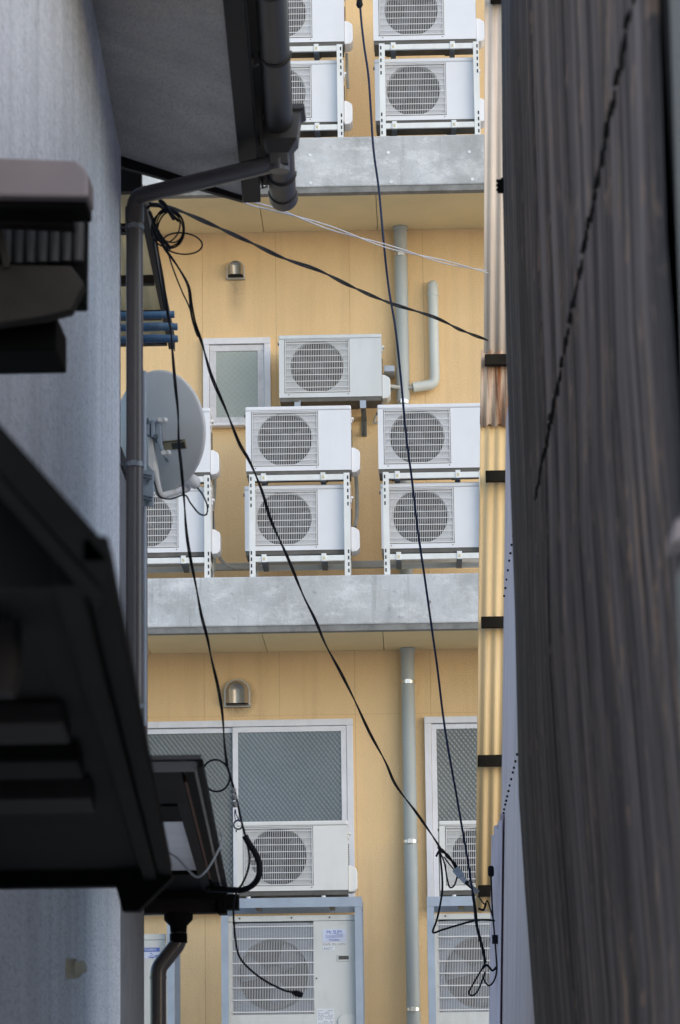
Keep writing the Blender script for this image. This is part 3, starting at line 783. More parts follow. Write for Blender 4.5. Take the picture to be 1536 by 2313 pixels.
# ------------------------------------------------------------------ left house: stucco wall, eave, gutter, downpipe
YE = 12.0
wf = PY(273, 1300, YE); hx = wf.x; WS = -.035       # wall line x = hx + WS*(y-YE)
zin = PY(276, 345, YE).z; so2 = PY(547, 438, YE); ES = -.026
def wx(y): return hx + WS * (y - YE)
def ex(x, y): return x + ES * (y - YE)
YN = 2.6
house = thing('stucco_house', 'grey stucco house along the left side of the alley with deep eave', 'house', (hx, YE, 0))
MB().hexa([(hx - 4, YE, 0), (wx(YN) - 4, YN, 0), (wx(YN), YN, 0), (hx, YE, 0), (hx - 4, YE, zin + .1), (wx(YN) - 4, YN, zin + .1), (wx(YN), YN, zin + .1), (hx, YE, zin + .1)]).build('wall', 'stucco_grey', house, bevel=.02)
gc = PY(638, 425, YE)
# the eave: sloping soffit, fascia, roof above
def edge(x, z, dz=0): return V((x, YE, z)), V((ex(x, YN), YN, z))
si, sin_ = V((hx - .02, YE + .02, zin)), V((wx(YN) - .02, YN, zin))
s_o, s_on = V((so2.x, YE + .02, so2.z)), V((ex(so2.x, YN), YN, so2.z))
up = V((0, 0, .03))
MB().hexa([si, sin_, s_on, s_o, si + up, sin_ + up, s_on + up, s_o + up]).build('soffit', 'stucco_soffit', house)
fx0, fx1 = so2.x + .001, PY(588, 445, YE).x
zf0, zf1 = so2.z - .028, so2.z + .17
MB().hexa([(fx0, YE + .03, zf0), (ex(fx0, YN), YN, zf0), (ex(fx1, YN), YN, zf0 + .0), (fx1, YE + .03, zf0), (fx0, YE + .03, zf1), (ex(fx0, YN), YN, zf1), (ex(fx1, YN), YN, zf1), (fx1, YE + .03, zf1)]).build('fascia', 'dark_brown_paint', house, bevel=.004)
sl0 = (so2.z - zin) / (so2.x - hx)
MB().prism([V((hx - .06, YE + .021, zin - .03)), V((fx0 - .002, YE + .021, so2.z - .02)), V((fx0 - .002, YE + .021, so2.z + .06)), V((hx - .06, YE + .021, zin + .07))], (0, .035, 0)).build('verge_trim', 'dark_brown_paint', house)
rz = .20
MB().prism([V((hx - 4, YE + .06, zin + rz + 4 * -sl0)), V((gc.x - .012, YE + .06, zf1 + .0)), V((gc.x - .012, YE + .06, zf1 + .03)), V((hx - 4, YE + .06, zin + rz + .06 + 4 * -sl0))], (0, YN - YE - .06, 0)).build('roof', 'roof_metal', house)
MB().prism([V((hx - 4, YE + .0, zin - .05)), V((hx - .05, YE, zin - .05)), V((hx - .05, YE, zin + .15)), V((hx - 4, YE, zin + rz + 4 * -sl0 - .01))], (0, YN - YE, 0)).build('gable_wall', 'stucco_grey', house)
# gutter
gc = PY(638, 425, YE); gr = .052; GY0 = YE + .12
def gx(y): return ex(gc.x, y)
g = MB(); n = 16; vs = []; fs = []
ys = [GY0, 9.0, 6.0, YN]
for y in ys:
    for rr in (gr, gr - .003):
        for k in range(n + 1):
            a = math.pi + math.pi * k / n; vs.append((gx(y) + rr * math.cos(a), y, gc.z + rr * math.sin(a)))
m = 2 * (n + 1)
for i in range(len(ys) - 1):
    for k in range(n):
        a, b = i * m + k, (i + 1) * m + k
        fs += [(a, a + 1, b + 1, b), (a + n + 1, b + n + 1, b + n + 2, a + n + 2)]
    for k in (0, n): fs.append((i * m + k, (i + 1) * m + k, (i + 1) * m + k + n + 1, i * m + k + n + 1))
g.add(vs, fs, 0, True)
gut = g.build('gutter', 'gutter_brown', house)
def gring(y0, y1, rr, name, close=False, mt='gutter_brown'):
    q = MB(); pa = [(gx(y0) + rr * math.cos(math.pi + math.pi * k / n), y0, gc.z + rr * math.sin(math.pi + math.pi * k / n)) for k in range(n + 1)]
    if close: q.prism([V(p) for p in pa], (0, y1 - y0, 0))
    else:
        pb = [(x, y1, z) for x, y, z in pa]; pc = [(gx(y0) + (gr - .001) * math.cos(math.pi + math.pi * k / n), y0, gc.z + (gr - .001) * math.sin(math.pi + math.pi * k / n)) for k in range(n + 1)]
        q.add(pa + pb + pc, [(k, k + 1, n + 1 + k + 1, n + 1 + k) for k in range(n)] + [(k, 2 * n + 2 + k, 2 * n + 3 + k, k + 1) for k in range(n)], 0, True)
    return q.build(name, mt, gut)
gring(GY0 - .09, GY0 + .004, gr + .005, 'end_cap', True)
for (px, py) in ((612, 150), (596, 0), (636, 418)):
    y = PZ(px, py, gc.z - gr).y; gring(y - .008, y + .008, gr + .006, 'joint_ring')
for py in (145, 325, 420):
    y = PZ(590, py, gc.z).y
    MB().tube([V((ex(fx1, y), y, zf1 - .05)), V((ex(fx1, y) + .01, y, gc.z - .01)), V((gx(y) - gr - .004, y, gc.z))], .005, 6).build('gutter_bracket', 'grey_metal_edge', gut)
MB().hexa([(fx1 + .001, YE + .03, gc.z + .022), (ex(fx1, YN) + .001, YN, gc.z + .022), (ex(gc.x, YN) - .02, YN, gc.z + .022), (gc.x - .02, YE + .03, gc.z + .022), (fx1 + .001, YE + .03, gc.z + .03), (ex(fx1, YN) + .001, YN, gc.z + .03), (ex(gc.x, YN) - .02, YN, gc.z + .03), (gc.x - .02, YE + .03, gc.z + .03)]).build('eave_flashing', 'dark_brown_paint', house)
# hopper and the swan-neck to the downpipe
hp = PZ(640, 300, gc.z - .03); hy = hp.y; hc = V((gx(hy), hy, gc.z))
h = MB()
lv = [(.062, .095, .075, .055), (.062, .098, .078, .035), (.060, .080, .070, .028), (.055, .068, .065, -.07), (.036, .036, .036, -.115), (.036, .036, .036, -.16)]
vs = []; fs = []
for a, b, d, z in lv:
    vs += [hc + V((-a, -d, z)), hc + V((b, -d, z)), hc + V((b, d, z)), hc + V((-a, d, z))]
for i in range(len(lv) - 1):
    for k in range(4): fs.append((i * 4 + k, i * 4 + (k + 1) % 4, i * 4 + 4 + (k + 1) % 4, i * 4 + 4 + k))
fs.append([(len(lv) - 1) * 4 + k for k in range(4)])
h.add(vs, fs); h.build('hopper', 'gutter_brown', gut, bevel=.010)
hb = hc + V((0, 0, -.13)); PYD = YE - .06
dpx = PY(304, 900, PYD).x; drn = .0325
top = PY(304, 452, PYD); topv = V((dpx, PYD, top.z))
arm0 = PY(618, 376, hy + .02)
path = bent([hb, V((hb.x, hy, arm0.z + .01)), topv + V((0, 0, .012)), V((dpx, PYD, PY(304, 1900, PYD).z))], .06, 8)
dp = MB().tube(path, drn, 20).build('downpipe', 'downpipe_brown', house)
MB().cyl(topv + V((0, 0, -.09)), topv + V((0, 0, -.03)), drn + .004, 20).build('elbow_socket', 'downpipe_brown', dp)
MB().cyl(hb + V((0, 0, -.045)), hb + V((0, 0, -.005)), drn + .004, 20).build('elbow_socket', 'downpipe_brown', dp)
for py in (514, 1050, 1597):
    z = PY(300, py, PYD).z
    q = MB().cyl((dpx, PYD, z - .009), (dpx, PYD, z + .009), drn + .004, 20)
    q.tube([V((dpx - drn, PYD, z)), V((wx(PYD) + .003, PYD - .01, z))], .004, 6); q.box(dpx - .01, dpx + .01, PYD - drn - .012, PYD - drn, z - .01, z + .01)
    q.build('pipe_band', 'galv_band', dp)
# small beige stub pipe low on the wall
lo, hi = 5., 12.
for _ in range(40):
    yb = (lo + hi) / 2
    if PY(150, 2187, yb).x < wx(yb): hi = yb
    else: lo = yb
p1 = PY(150, 2187, yb)
q = MB().tube([V((wx(yb) - .02, yb, p1.z)), V((wx(yb) + .026, yb, p1.z - .002)), V((wx(yb) + .027, yb, p1.z - .002)), V((wx(yb) + .029, yb - .002, p1.z - .001)), V((wx(yb) + .052, yb - .01, p1.z + .004))], [.030, .029, .027, .019, .018], 16)
q.build('overflow_stub', 'pipe_beige', house)

# annex beyond the house corner
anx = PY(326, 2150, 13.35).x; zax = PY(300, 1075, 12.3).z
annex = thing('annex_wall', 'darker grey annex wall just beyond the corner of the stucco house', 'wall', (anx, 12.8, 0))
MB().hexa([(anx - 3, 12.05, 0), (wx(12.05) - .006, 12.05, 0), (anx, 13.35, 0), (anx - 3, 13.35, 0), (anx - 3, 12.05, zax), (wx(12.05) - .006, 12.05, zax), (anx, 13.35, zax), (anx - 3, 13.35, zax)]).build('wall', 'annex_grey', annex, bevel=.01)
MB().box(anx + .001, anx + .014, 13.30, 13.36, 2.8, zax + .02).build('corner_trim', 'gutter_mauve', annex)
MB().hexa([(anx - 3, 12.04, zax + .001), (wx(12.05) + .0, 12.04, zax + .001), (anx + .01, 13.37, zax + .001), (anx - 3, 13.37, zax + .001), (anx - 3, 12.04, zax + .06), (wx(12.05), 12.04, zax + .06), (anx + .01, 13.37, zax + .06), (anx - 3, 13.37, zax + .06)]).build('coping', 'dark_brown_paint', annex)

# corrugated canopy beyond the corner
def corr(P0, U, W_, nw, amp, nrm, m, name, parent, ks=8, wavelen=.063):
    """corrugated sheet: origin P0, run U across the waves, W_ along them"""
    L = U.length; N = max(2, int(L / wavelen * ks)); vs = []
    for i in range(N + 1):
        t = i / N; o = P0 + U * t + nrm * (amp * math.sin(2 * math.pi * t * L / wavelen)); vs += [o, o + W_]
    return MB().add(vs, [(2 * i, 2 * i + 2, 2 * i + 3, 2 * i + 1) for i in range(N)], 0, True).build(name, m, parent, solid=.002)
zcp = PY(322, 440, 12.25).z
e0 = V((PY(322, 440, 12.25).x, 12.25, zcp)); e1 = PZ(392, 783, zcp); e1n = PZ(330, 455, zcp)
can = thing('corrugated_canopy', 'cream corrugated canopy on a dark frame under the coiled cables, left', 'canopy', tuple(e0))
d_ = (e1 - e0)
MB().beam(e0 + V((-.012, 0, .02)), e1 + V((-.012, .03, .02)), (0, 0, 1), .05, .025).build('edge_board', 'dark_brown_paint', can)
MB().beam(e0 + V((.003, .05, .02)), e1 + V((.003, .03, .02)), (0, 0, 1), .07, .004).build('edge_flashing', 'weathered_wood', can)
MB().box(e0.x - .5, e0.x - .0, 12.2, 12.245, zcp - .0, zcp + .105).build('end_board', 'dark_brown_paint', can)
corr(e0 + V((-.65, .02, .05)), V((.62, 0, 0)), d_ + V((0, 0, 0)), 0, .007, V((0, 0, 1)), 'canopy_sheet', 'sheet', can)
for py in (513, 630, 709, 768):
    a = PZ(325, py, zcp + .02); xr = e0.x + d_.x * (a.y - e0.y) / d_.y
    MB().box(xr - .6, xr - .03, a.y - .0, a.y + .045, zcp + .0, zcp + .038).build('purlin', 'weathered_wood' if py == 630 else 'dark_brown_paint', can)
# blue painted poles stowed under it
BG = 'blue painted poles under the canopy'
for i, (py, xr, bump, lab) in enumerate(((713, 394, 0, 'smooth deep blue pole, highest of three beneath the canopy'), (741, 401, 1, 'pale blue pole with a brownish patch, between the two other poles'), (768, 402, 1, 'blue pole with a frayed wrap, lowest of three beneath the canopy'))):
    a = PY(252, py, 13.3 + .1 * i); b = PY(xr, py, 13.3 + .1 * i)
    r_ = thing('painted_pole', lab, 'pole', tuple((a + b) / 2), BG)
    MB().cyl(V((a.x, a.y, a.z)), V((b.x, b.y, a.z)), .0155, 12).build('shaft', 'pole_blue', r_)
    if bump:
        k = PY(345, py, a.y); MB().tube([V((k.x - .07 + .02 * j, a.y, a.z + .002)) for j in range(9)], [.0158, .018, .0195, .0185, .0192, .018, .017, .0165, .0158], 12).build('wrap', 'pole_blue', r_)

# ------------------------------------------------------------------ satellite dish
YS = 13.0
dc = PY(358, 974, YS)
dish = thing('satellite_dish', 'grey satellite dish seen from behind on a mount beside the downpipe', 'satellite dish', tuple(dc))
yaw, tilt = math.radians(37), math.radians(10)
nrm = V((math.sin(yaw) * math.cos(tilt), math.cos(yaw) * math.cos(tilt), math.sin(tilt)))
rt = V((math.cos(yaw), -math.sin(yaw), 0)); upv = rt.cross(nrm) * 1.0
if upv.z < 0: upv = -upv
RA, RB = .242, .250
vs = [dc - nrm * .050]; fs = []; n = 64
prof = [(.25, -.047), (.5, -.038), (.75, -.021), (.92, -.005), (.97, .0), (1.0, .003), (1.012, .010), (1.0, .016), (.96, .012), (.75, -.008), (.5, -.026), (.25, -.034)]
for q, dpt in prof:
    for k in range(n):
        a = 2 * math.pi * k / n; vs.append(dc + rt * (RA * q * math.cos(a)) + upv * (RB * q * math.sin(a)) + nrm * dpt)
for k in range(n): fs.append((0, 1 + (k + 1) % n, 1 + k))
for i in range(len(prof) - 1):
    for k in range(n): fs.append((1 + i * n + k, 1 + i * n + (k + 1) % n, 1 + (i + 1) * n + (k + 1) % n, 1 + (i + 1) * n + k))
vs.append(dc - nrm * .037); fs += [(len(vs) - 1, 1 + (len(prof) - 1) * n + k, 1 + (len(prof) - 1) * n + (k + 1) % n) for k in range(n)]
MB().add(vs, fs, 0, True).build('reflector', 'dish_grey', dish)
YM = 12.82
def bx(mb, xa, ya, xb, yb_, y0, y1, m=0):
    a, b = PY(xa, ya, y0), PY(xb, yb_, y0); mb.box(min(a.x, b.x), max(a.x, b.x), y0, y1, min(a.z, b.z), max(a.z, b.z), m); return mb
bx(MB(), 321, 1062, 347, 1143, YM - .06, YM - .05).build('clamp_plate', 'galv_mount', dish, bevel=.002)
q = MB()
for py in (1072, 1121):
    for d in (0, 7):
        q.tube(smooth_path([PY(312, py + d, YM - .065), PY(330, py + d, YM - .085), PY(342, py + d + 2, YM - .06)], 4), .004, 6)
    q.cyl(PY(334, py + 14, YM - .09), PY(334, py + 14, YM - .05), .007, 8)
q.build('u_bolt', 'galv_dark', dish)
MB().cyl(PY(326, 838, YM), V((PY(326, 838, YM).x, YM, PY(326, 1640, YM).z)), .009, 12).build('mast', 'galv_blue', dish)
mp = [(333, 944), (350, 944), (361, 940), (366, 985), (381, 1036), (374, 1034), (352, 995), (333, 980)]
MB().prism([PY(x, y, YM + .02) for x, y in [(330, 941), (338, 943), (338, 984), (330, 981)]], (0, .10, 0)).build('bracket_plate', 'galv_mount', dish, bevel=.002)
MB().prism([PY(x, y, YM + .015) for x, y in [(341, 947), (350, 950), (351, 990), (341, 986)]], (0, .10, 0)).build('bracket_plate', 'galv_mount', dish, bevel=.002)
MB().prism([PY(x, y, YM + .02) for x, y in [(352, 948), (362, 945), (365, 1000), (378, 1035), (370, 1033), (352, 990)]], (0, .09, 0)).build('bracket_plate', 'galv_mount', dish, bevel=.002)
for px, py in ((361, 948), (369, 1022), (352, 985), (331, 950)):
    c0 = PY(px, py, YM - .0); bo = MB().cyl(c0, c0 + V((0, .05, 0)), .010, 8)
    if px in (361, 369):
        bo.cyl(c0 + V((.012, .02, .002)), c0 + V((.022, .03, .004)), .012, 6)
    bo.build('bolt', 'dish_white' if px in (361, 369) else 'galv_dark', dish)
arm = bent([PY(340, 988, YM + .06), PY(349, 1060, YM + .05), PY(360, 1122, YM + .10), PY(424, 1103, YM + .30)], .035, 6)
MB().tube(arm, .015, 8).build('feed_arm', 'dish_white', dish, bevel=0)
MB().prism([PY(x, y, YM - .0 + .03) for x, y in [(334, 985), (346, 992), (350, 1062), (345, 1064), (334, 1052)]], (0, .04, 0)).build('arm_bracket', 'dish_white', dish, bevel=.003)
a = PY(418, 1104, YM + .28); bx(MB(), 409, 1094, 416, 1114, YM + .25, YM + .31).build('arm_clamp', 'galv_blue', dish)
q = MB().prism([PY(x, y, YM + .27) for x, y in [(407, 1098), (415, 1090), (424, 1081), (437, 1080), (430, 1090), (424, 1100), (420, 1110)]], (0, .05, 0)); q.build('feed_holder', 'dish_white', dish, bevel=.004)
q = MB().tube([PY(427, 1076, YM + .26), PY(434, 1083, YM + .26), PY(440, 1092, YM + .26), PY(446, 1101, YM + .26)], [.018, .026, .027, .014], 12); q.build('feed_horn', 'dish_white', dish)
MB().tube(smooth_path([PY(446, 1102, YM + .25), PY(458, 1118, YM + .24), PY(468, 1142, YM + .22), PY(466, 1162, YM + .2), PY(450, 1160, YM + .2), PY(430, 1136, YM + .2), PY(417, 1118, YM + .2), PY(385, 1127, YM + .1), PY(360, 1120, YM), PY(347, 1085, YM)], 6), .0035, 6).build('coax_lead', 'cable_black', dish)
# rating plate follows the dish back
def onback(u, v, lift):
    q = math.hypot(u / RA, v / RB); dpt = -.050 * (1 - q * q) - lift
    return dc + rt * u + upv * v + nrm * dpt
pl = MB()
def plate(u0, u1, v0, v1, lift, m):
    N = 6; t = .0015; vs = []
    for i in range(N + 1):
        u = u0 + (u1 - u0) * i / N
        for v_ in (v0, v1): vs += [onback(u, v_ - u * .06, lift), onback(u, v_ - u * .06, lift - .003)]
    fs = []
    for i in range(N):
        a = 4 * i; fs += [(a, a + 4, a + 6, a + 2), (a, a + 1, a + 5, a + 4), (a + 2, a + 6, a + 7, a + 3)]
    fs += [(0, 2, 3, 1), (4 * N, 4 * N + 1, 4 * N + 3, 4 * N + 2)]
    return MB().add(vs, fs)
ro = plate(.055, .160, -.085, -.046, .004, 0).build('rating_plate', 'plate_gold', dish)
plate(.098, .156, -.083, -.058, .0055, 0).build('dark_field', 'plate_black', ro)
plate(.060, .150, -.053, -.049, .0055, 0).build('printed_line', 'plate_black', ro)

# ------------------------------------------------------------------ low pent roof at lower left, with its gutter and downpipe
zp = PY(450, 2010, 13.4).z
pn = PZ(445, 1741, zp); pf = PZ(503, 2012, zp); pl_ = PZ(300, 1741, zp)
pent = thing('pent_roof', 'dark pent roof with pale soffit panel jutting from the lower left wall', 'roof', (pn.x, pf.y, zp))
ya, yb = pn.y, pf.y
def rx(y): return pn.x + (pf.x - pn.x) * (y - ya) / (yb - ya)
def strip(o0, o1, y0, y1, z0, z1): # along the right edge, offsets from the edge line
    return MB().hexa([(rx(y0) + o0, y0, z0), (rx(y0) + o1, y0, z0), (rx(y1) + o1, y1, z0), (rx(y1) + o0, y1, z0), (rx(y0) + o0, y0, z1), (rx(y0) + o1, y0, z1), (rx(y1) + o1, y1, z1), (rx(y1) + o0, y1, z1)])
strip(-.008, .0, ya, yb + .1, zp, zp + .027).build('edge_trim', 'grey_metal_edge', pent)
strip(.002, .018, ya - .02, yb + .12, zp + .008, zp + .031).build('verge_board', 'dark_board', pent)
strip(-.036, -.0085, ya + .022, yb, zp + .004, zp + .026).build('barge_board', 'black_wood', pent)
strip(-.046, -.037, ya + .35, yb - .5, zp + .007, zp + .026).build('wood_strip', 'raw_wood', pent)
strip(-.084, -.047, ya + .022, yb, zp + .001, zp + .026).build('inner_beam', 'dark_board', pent)
strip(-.9, -.085, ya + .023, yb, zp + .020, zp + .026).build('soffit_panel', 'soffit_white', pent)
strip(-1.0, .012, ya - .012, yb + .15, zp + .032, zp + .045).build('roof_sheet', 'roof_metal', pent)
strip(-.9, -.0085, ya - .004, ya + .021, zp + .0, zp + .0275).build('end_board', 'grey_metal_edge', pent)
yq = [PZ(400, py, zp + .02).y for py in (1810, 1846, 1966)]
strip(-.9, -.085, ya + .0225, yq[0], zp + .012, zp + .0195).build('end_panel', 'dark_board', pent)
strip(-.9, -.085, yq[0] + .001, yq[1], zp + .005, zp + .0195).build('cross_beam', 'black_wood', pent)
strip(-.9, -.085, yq[2], yb, zp + .003, zp + .0195).build('cross_beam', 'black_wood', pent)
strip(-.9, -.0, yb + .001, yb + .04, zp - .03, zp + .03).build('end_beam', 'black_wood', pent)
YG = yb + .05
ga, gb = PY(318, 2034, YG), PY(500, 2034, YG)
zg0, zg1 = PY(420, 2062, YG).z, PY(420, 2014, YG).z
gt = MB().box(ga.x - .3, gb.x - .02, YG, YG + .10, zg0, zg1 - .02); gt.box(ga.x - .3, gb.x - .02, YG - .012, YG - .001, (zg0 + zg1) / 2 - .01, zg1)
gt = gt.build('gutter', 'dark_board', pent, bevel=.006)
xx = PY(511, 2040, YG).x
MB().box(gb.x - .018, xx, YG - .02, YG + .12, zg0 - .005, zg1 + .03).build('gutter_end', 'black_wood', gt, bevel=.004)
xd = PY(537, 2030, YG).x
MB().box(xx + .001, xd, YG + .03, YG + .13, PY(520, 2052, YG).z, PY(520, 2018, YG).z).build('ridge_end', 'black_wood', pent)
fc = PY(403, 2062, YG + .05)
f_ = MB(); lv = [(.062, 0), (.060, -.03), (.036, -.055), (.034, -.085), (.037, -.086), (.037, -.125)]
f_.tube([fc + V((0, 0, z)) for _, z in lv], [r for r, _ in lv], 16)
f_.build('funnel', 'black_wood', gt)
dpts = [fc + V((0, 0, -.08)), fc + V((0, 0, -.125)), PY(357, 2188, YG + .03), V((PY(357, 2188, YG + .03).x, YG + .03, .2))]
MB().tube(bent(dpts, .025, 5), .034, 18).build('downpipe', 'downpipe_brown', gt)
q = PY(357, 2205, YG + .03)
MB().cyl(q, q + V((0, 0, -.012)), .036, 18).build('pipe_collar', 'downpipe_brown', gt)

# ------------------------------------------------------------------ near dark eave, lower left
zk = PY(245, 1275, 3.2).z
kn = PZ(246, 1275, zk); kf = PZ(316, 2010, zk); kw = PZ(388, 1980, zk)
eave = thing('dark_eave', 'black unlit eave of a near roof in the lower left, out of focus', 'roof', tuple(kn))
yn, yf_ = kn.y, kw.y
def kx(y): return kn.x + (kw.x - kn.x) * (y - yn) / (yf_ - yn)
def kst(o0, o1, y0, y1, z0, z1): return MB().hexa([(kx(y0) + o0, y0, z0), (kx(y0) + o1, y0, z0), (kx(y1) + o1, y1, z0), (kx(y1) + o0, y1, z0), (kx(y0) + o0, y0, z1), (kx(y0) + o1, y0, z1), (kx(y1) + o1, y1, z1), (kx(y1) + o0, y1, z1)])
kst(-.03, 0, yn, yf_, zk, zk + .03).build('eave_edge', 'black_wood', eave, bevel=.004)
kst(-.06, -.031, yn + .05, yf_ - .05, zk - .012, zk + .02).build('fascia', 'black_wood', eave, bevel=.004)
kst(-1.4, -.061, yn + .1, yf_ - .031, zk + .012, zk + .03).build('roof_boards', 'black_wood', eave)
# gable side: sloping verge board and infill above the ceiling
gv = lambda px, py: PY(px, py, yn)
a, b = gv(240, 1262), gv(-60, 925)
MB().prism([gv(247, 1270), gv(238, 1258), gv(218, 1240), gv(170, 1168), gv(115, 1102), gv(55, 1036), gv(-60, 925), gv(-60, 1000), gv(235, 1330)], (0, .05, 0)).build('verge_board', 'black_wood', eave)
MB().prism([gv(228, 1335), gv(-60, 1008), gv(-60, 1050), gv(222, 1372)], (0, .035, 0)).build('verge_batten', 'black_wood', eave)
P_ = [gv(240, 1275), gv(-60, 940), gv(-60, 1480), gv(236, 1480)]
o1, o2 = V((0, .07, 0)), V((0, .1, 0))
MB().prism([p + o1 for p in [gv(236, 1300), gv(-60, 960), gv(-60, 1300), gv(200, 1300)]], (0, .05, 0)).build('gable_board', 'black_wood', eave)
# roof slope going away from us
sl_a, sl_b = gv(240, 1262), gv(-60, 925); dsl = V((0, yf_ - yn, 0)); dsl2 = V((kx(yf_) - kx(yn), yf_ - yn, 0))
MB().hexa([sl_b + V((0, .06, 0)), sl_a + V((0, .06, 0)), sl_a + dsl2, sl_b + dsl2, sl_b + V((0, .06, .02)), sl_a + V((0, .06, .02)), sl_a + dsl2 + V((0, 0, .02)), sl_b + dsl2 + V((0, 0, .02))]).build('roof_slope', 'black_wood', eave)
for py, hh, mt in ((1600, .02, 'dark_board'), (1690, .02, 'black_wood'), (1770, .025, 'dark_board')):
    y = PZ(150, py, zk).y; kst(-1.3, -.10, y, y + .22, zk - hh, zk + .011).build('purlin', mt, eave, bevel=.004)
zbm = PY(130, 2003, yf_ - .03).z; zbt = PY(130, 1815, yf_ - .03).z
MB().box(kx(yf_) - 1.6, PY(268, 2000, yf_ - .03).x, yf_ - .03, yf_ + .03, zbm, zk + .04).build('tie_beam', 'black_wood', eave, bevel=.004)
tl = [PY(x, y, yf_ - .045) for x, y in [(262, 2003), (276, 2057), (312, 2057), (388, 1982), (360, 1880), (262, 1880)]]
MB().prism(tl, (0, .06, 0)).build('eave_tail', 'black_wood', eave)
pst = [PY(x, y, 3.6) for x, y in [(-60, 1290), (32, 1290), (34, 1500), (20, 1560), (-60, 1560)]]
MB().prism(pst, (0, .07, 0)).build('hanging_post', 'dark_board', eave, bevel=.004)

# small roof end with gutter, mid left
YR = 5.9
rf = thing('tiled_eave', 'blurred tiled eave with mauve gutter jutting in from the left', 'roof', tuple(PY(190, 450, YR)))
def pz(pts, y, d, name, m, bev=.004, par=None): return MB().prism([PY(x, yy, y) for x, yy in pts], (0, d, 0)).build(name, m, par or rf, bevel=bev)
pz([(-80, 352), (170, 362), (190, 378), (200, 396), (200, 446), (-80, 442)], YR, .10, 'gutter', 'gutter_mauve', .006)
pz([(-80, 441), (196, 444), (196, 470), (-80, 468)], YR + .03, .10, 'soffit_board', 'black_wood')
pz([(-80, 466), (140, 470), (165, 490), (165, 510), (-80, 500)], YR + .12, .05, 'gutter_hook', 'dark_board')
pz([(-80, 440), (196, 444), (193, 690), (150, 690), (-80, 650)], YR + .26, .05, 'end_board', 'black_wood')
for k in range(9):
    x = -50 + k * 27; c = [PY(x + 22 * math.cos(a) * .6 + 11, 545, YR + .20) for a in (0,)]
    pa = PY(x + 13, 494 + k * .6, YR + .22); pb = PY(x + 13 - 2, 598 - k, YR + .22)
    MB().tube([pa, pa.lerp(pb, .5), pb], [.0105, .0115, .0105], 10).build('roof_tile', 'tile_dark', rf)
pz([(-80, 596), (160, 600), (190, 640), (160, 700), (100, 715), (-80, 740)], YR + .20, .05, 'fascia', 'weathered_wood')
pz([(-80, 720), (126, 705), (126, 790), (-80, 794)], YR + .30, .20, 'bracket_beam', 'black_wood')
MB().beam(PY(-2, 515, YR + .19), PY(16, 605, YR + .19), (0, 1, 0), .012, .012).build('loose_slat', 'weathered_wood', rf)

# ------------------------------------------------------------------ right side: charred timber wall
TY0, TY1 = 10.5, 3.92      # far and near end of the timber wall
zj = PY(1160, 1374, TY0).z
tw = thing('timber_wall', 'charred dark timber wall along the right side of the alley', 'wall', (.31, 7, 0))
xf_t, xf_b = PY(1133, 60, TY0), PY(1205, 2290, TY0)
xn = PY(1512, 1156, TY1)
def ttop(y): return 1.6 + .365 * y + .12      # unseen top edge, sloped low to let light into the alley
TPRO = [(p_.z, p_.x) for p_ in (PY(x_, y_, TY0) for x_, y_ in ((1131, -60), (1134, 400), (1143, 800), (1154, 1150), (1162, 1370), (1171, 1800), (1184, 2000), (1207, 2313), (1214, 2400)))]
def twx(y, z):      # a little warped in height, straight along the alley
    f0 = TPRO[0][1] if z > TPRO[0][0] else TPRO[-1][1]
    for (za, xa), (zb, xb) in zip(TPRO, TPRO[1:]):
        if zb <= z <= za: f0 = xb + (xa - xb) * (z - zb) / (za - zb)
    return f0 + (xn.x - PY(1160, 1156, TY0).x) * (TY0 - y) / (TY0 - TY1)
TZ0 = 1.45
y = TY0; up_m = MB(); lo_m = MB(); pg = MB(); rnd = random.Random(5); n = 0
while y > TY1 + .02:
    wd = rnd.uniform(.34, .56); y1 = max(y - wd, TY1); pr_ = rnd.uniform(.002, .005); zb = zj + rnd.uniform(-.02, .02)
    for M__, z0, z1, o in ((up_m, TZ0, ttop(y), rnd.uniform(-.001, .001)),):
        if z1 - z0 < .05: continue
        a, b = y - .0008, y1 + .0008; th = .014; sk = rnd.uniform(-.0012, .0012)
        zl = [z0] + [q for q, _ in reversed(TPRO) if z0 + .02 < q < z1 - .02] + [z1]
        vs = []; fs = []
        for q in zl: vs += [(twx(a, q) + o, a, q), (twx(b, q) + o + sk, b, q), (twx(b, q) + o + th, b, q), (twx(a, q) + o + th, a, q)]
        for e in range(len(zl) - 1):
            for k in range(4): fs.append((4 * e + k, 4 * e + (k + 1) % 4, 4 * e + 4 + (k + 1) % 4, 4 * e + 4 + k))
        fs += [(3, 2, 1, 0), tuple(len(vs) - 4 + k for k in range(4))]
        M__.add(vs, fs)
    y = y1; n += 1
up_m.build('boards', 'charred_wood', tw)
def on_wall(px, py):
    lo, hi = 2., 14.
    for _ in range(40):
        q = (lo + hi) / 2; p = PY(px, py, q)
        if p.x > twx(q, p.z): hi = q
        else: lo = q
    return p
pa_, pb_ = on_wall(1210, 1130), on_wall(1432, 0)
y = pa_.y
while y > pb_.y - .4:
    zj = pa_.z + (pb_.z - pa_.z) * (y - pa_.y) / (pb_.y - pa_.y)
    o = rnd.uniform(.004, .008); x = twx(y, zj) - .0005; dz = rnd.uniform(-.010, .010)
    ya_, yb_ = y - rnd.uniform(.01, .03), y + rnd.uniform(.006, .016); h1, h2 = rnd.uniform(.005, .012), rnd.uniform(.004, .011)
    MB().prism([V((x - o, ya_, zj + dz - h1)), V((x + .003, ya_, zj + dz - h1 * rnd.uniform(.6, 1.6))), V((x + .003, ya_, zj + dz + h2 * rnd.uniform(.8, 1.8))), V((x - o * rnd.uniform(.4, .8), ya_, zj + dz + h2))], (rnd.uniform(-.002, .002), yb_ - ya_, rnd.uniform(-.006, .006))).build('batten_end', 'wood_black', tw, bevel=.0025)
    y -= rnd.uniform(.045, .085)
